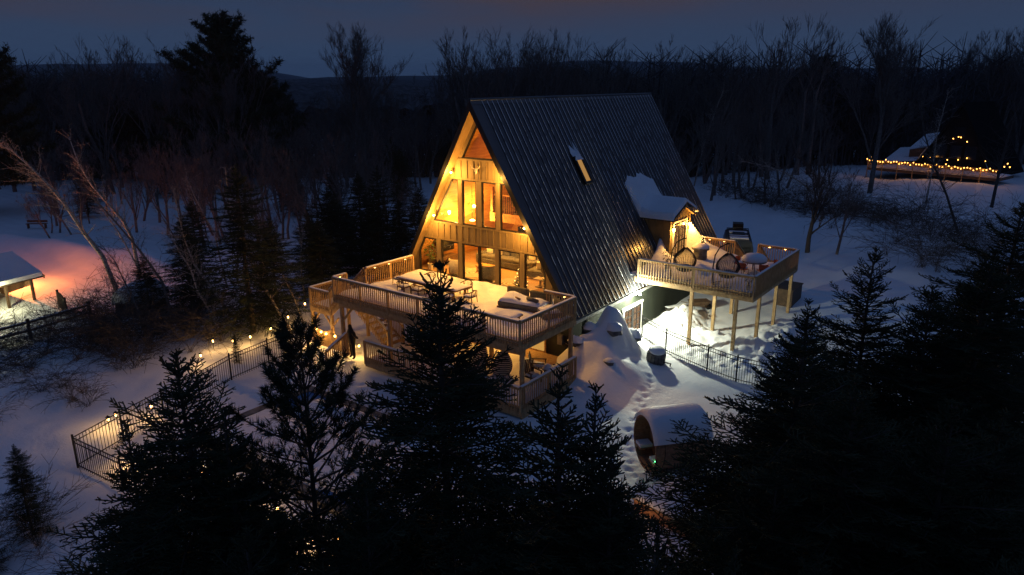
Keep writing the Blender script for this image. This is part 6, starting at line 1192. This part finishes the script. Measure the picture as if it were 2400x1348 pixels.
# ------------------------------------------------------------------ far woods and hills
def woods_mass():
    rs = np.random.RandomState(9); n = 6600; dep = 112+420*rs.rand(n)**2.4; lat = rs.uniform(-0.9, 0.9, n)*dep; C0 = np.array(cam2)[None]+np.outer(dep, np.array(fwd2))+np.outer(lat, np.array(rt2)); zg = gz(C0[:, 0], C0[:, 1]); hh = rs.uniform(8, 18, n)*(1+0.4*vnoise(C0[:, 0], C0[:, 1], 60)); hh = np.where(rs.rand(n) < 0.35, hh*0.4, hh); hh = np.where((lat/dep > -0.36) & (lat/dep < -0.08), hh*0.62, hh); keep = ~((np.abs(C0[:, 0]-10.5) < 10) & (C0[:, 1] < 95)); hh = np.where(keep, hh, 0.05); P_ = []; Q_ = []; r0 = []; r1 = []
    B = np.stack([C0[:, 0], C0[:, 1], zg-0.5], 1); T = B+np.stack([rs.normal(0, .4, n), rs.normal(0, .4, n), hh], 1); P_.append(B); Q_.append(T); r0.append(np.full(n, 0.22)); r1.append(np.full(n, 0.05))
    for k in range(15):
        f = rs.uniform(0.12, 0.98, (n, 1)); c = B+(T-B)*f; a = rs.rand(n)*6.283; L_ = hh*0.34*(1.1-f[:, 0]*0.6); e = c+np.stack([np.cos(a)*L_, np.sin(a)*L_, L_*rs.uniform(0.2, 1.0, n)], 1); P_.append(c); Q_.append(e); r0.append(np.full(n, 0.085)); r1.append(np.full(n, 0.03))
    return np_mesh('distant_woods', *sticks(np.concatenate(P_), np.concatenate(Q_), np.concatenate(r0), np.concatenate(r1)), 'woods')
tag(link('distant_woods', woods_mass()), 'dark far-off wood behind the clearing', 'woods', kind='stuff')
def hill(name, dep, half, hgt, seed, mat, base=-6, wdt=400):
    n = 90; m_ = 8; V = []; rs = random.Random(seed)
    for i in range(n):
        u = i/(n-1)*2-1; lat = u*half; hh = hgt*(0.45+0.9*float(vnoise(u*4+seed*3.1, seed, 1.0))+0.35*float(vnoise(u*13+seed, seed*2, 1.0))+0.05*rs.random())
        for j in range(m_): f = j/(m_-1); p = cam2+fwd2*(dep+wdt*(f-0.5)*2)+rt2*lat; V.append((p.x, p.y, base+max(0.2, hh)*math.sin(math.pi*f)**0.8))
    I = np.arange(n*m_).reshape(n, m_); F = np.stack([I[:-1, :-1], I[1:, :-1], I[1:, 1:], I[:-1, 1:]], -1).reshape(-1, 4); o = link(name, np_mesh(name, np.array(V), F, mat, True)); struct(o); return o
hill('hill', 2700, 3600, 118, 2, 'hill_woods', wdt=600); hill('hill', 1700, 2400, 62, 5, 'hill_woods', wdt=350)
def canopy():
    nd, nl = 110, 230; dd = 190*(2300/190)**np.linspace(0, 1, nd); uu = np.linspace(-1.0, 1.0, nl); D_, U_ = np.meshgrid(dd, uu, indexing='ij'); Xc = CAM.x+fwd2.x*D_+rt2.x*D_*U_; Yc = CAM.y+fwd2.y*D_+rt2.y*D_*U_; rs = np.random.RandomState(3)
    Zc = gz(Xc, Yc)*0.5+7.0+4.5*vnoise(Xc, Yc, 130)+rs.uniform(-2.2, 1.6, D_.shape)*np.clip(D_/500, 0.6, 2); I = np.arange(nd*nl).reshape(nd, nl); F = np.stack([I[:-1, :-1], I[1:, :-1], I[1:, 1:], I[:-1, 1:]], -1).reshape(-1, 4); return np_mesh('forest_canopy', np.stack([Xc, Yc, Zc], -1).reshape(-1, 3), F, 'woods')
tag(link('forest_canopy', canopy()), 'far forest canopy stretching to the hills', 'woods', kind='stuff')

# ------------------------------------------------------------------ evening haze
hm = bpy.data.materials.new('haze'); hm.use_nodes = True; t_ = hm.node_tree; t_.nodes.clear(); o_ = t_.nodes.new('ShaderNodeOutputMaterial'); v_ = t_.nodes.new('ShaderNodeVolumePrincipled'); v_.inputs['Color'].default_value = (0.75, 0.85, 1.0, 1); v_.inputs['Density'].default_value = 0.00014; v_.inputs['Anisotropy'].default_value = 0.0; t_.links.new(v_.outputs[0], o_.inputs['Volume']); MATS['haze'] = hm
zmin = float(Z.min())-1.0; tag(MB().box(ax[0]-5, ax[-1]+5, ay[0]-5, ay[-1]+5, zmin-6, 130).obj('haze', 'haze'), 'thin blue evening haze over the valley', 'haze', kind='stuff')
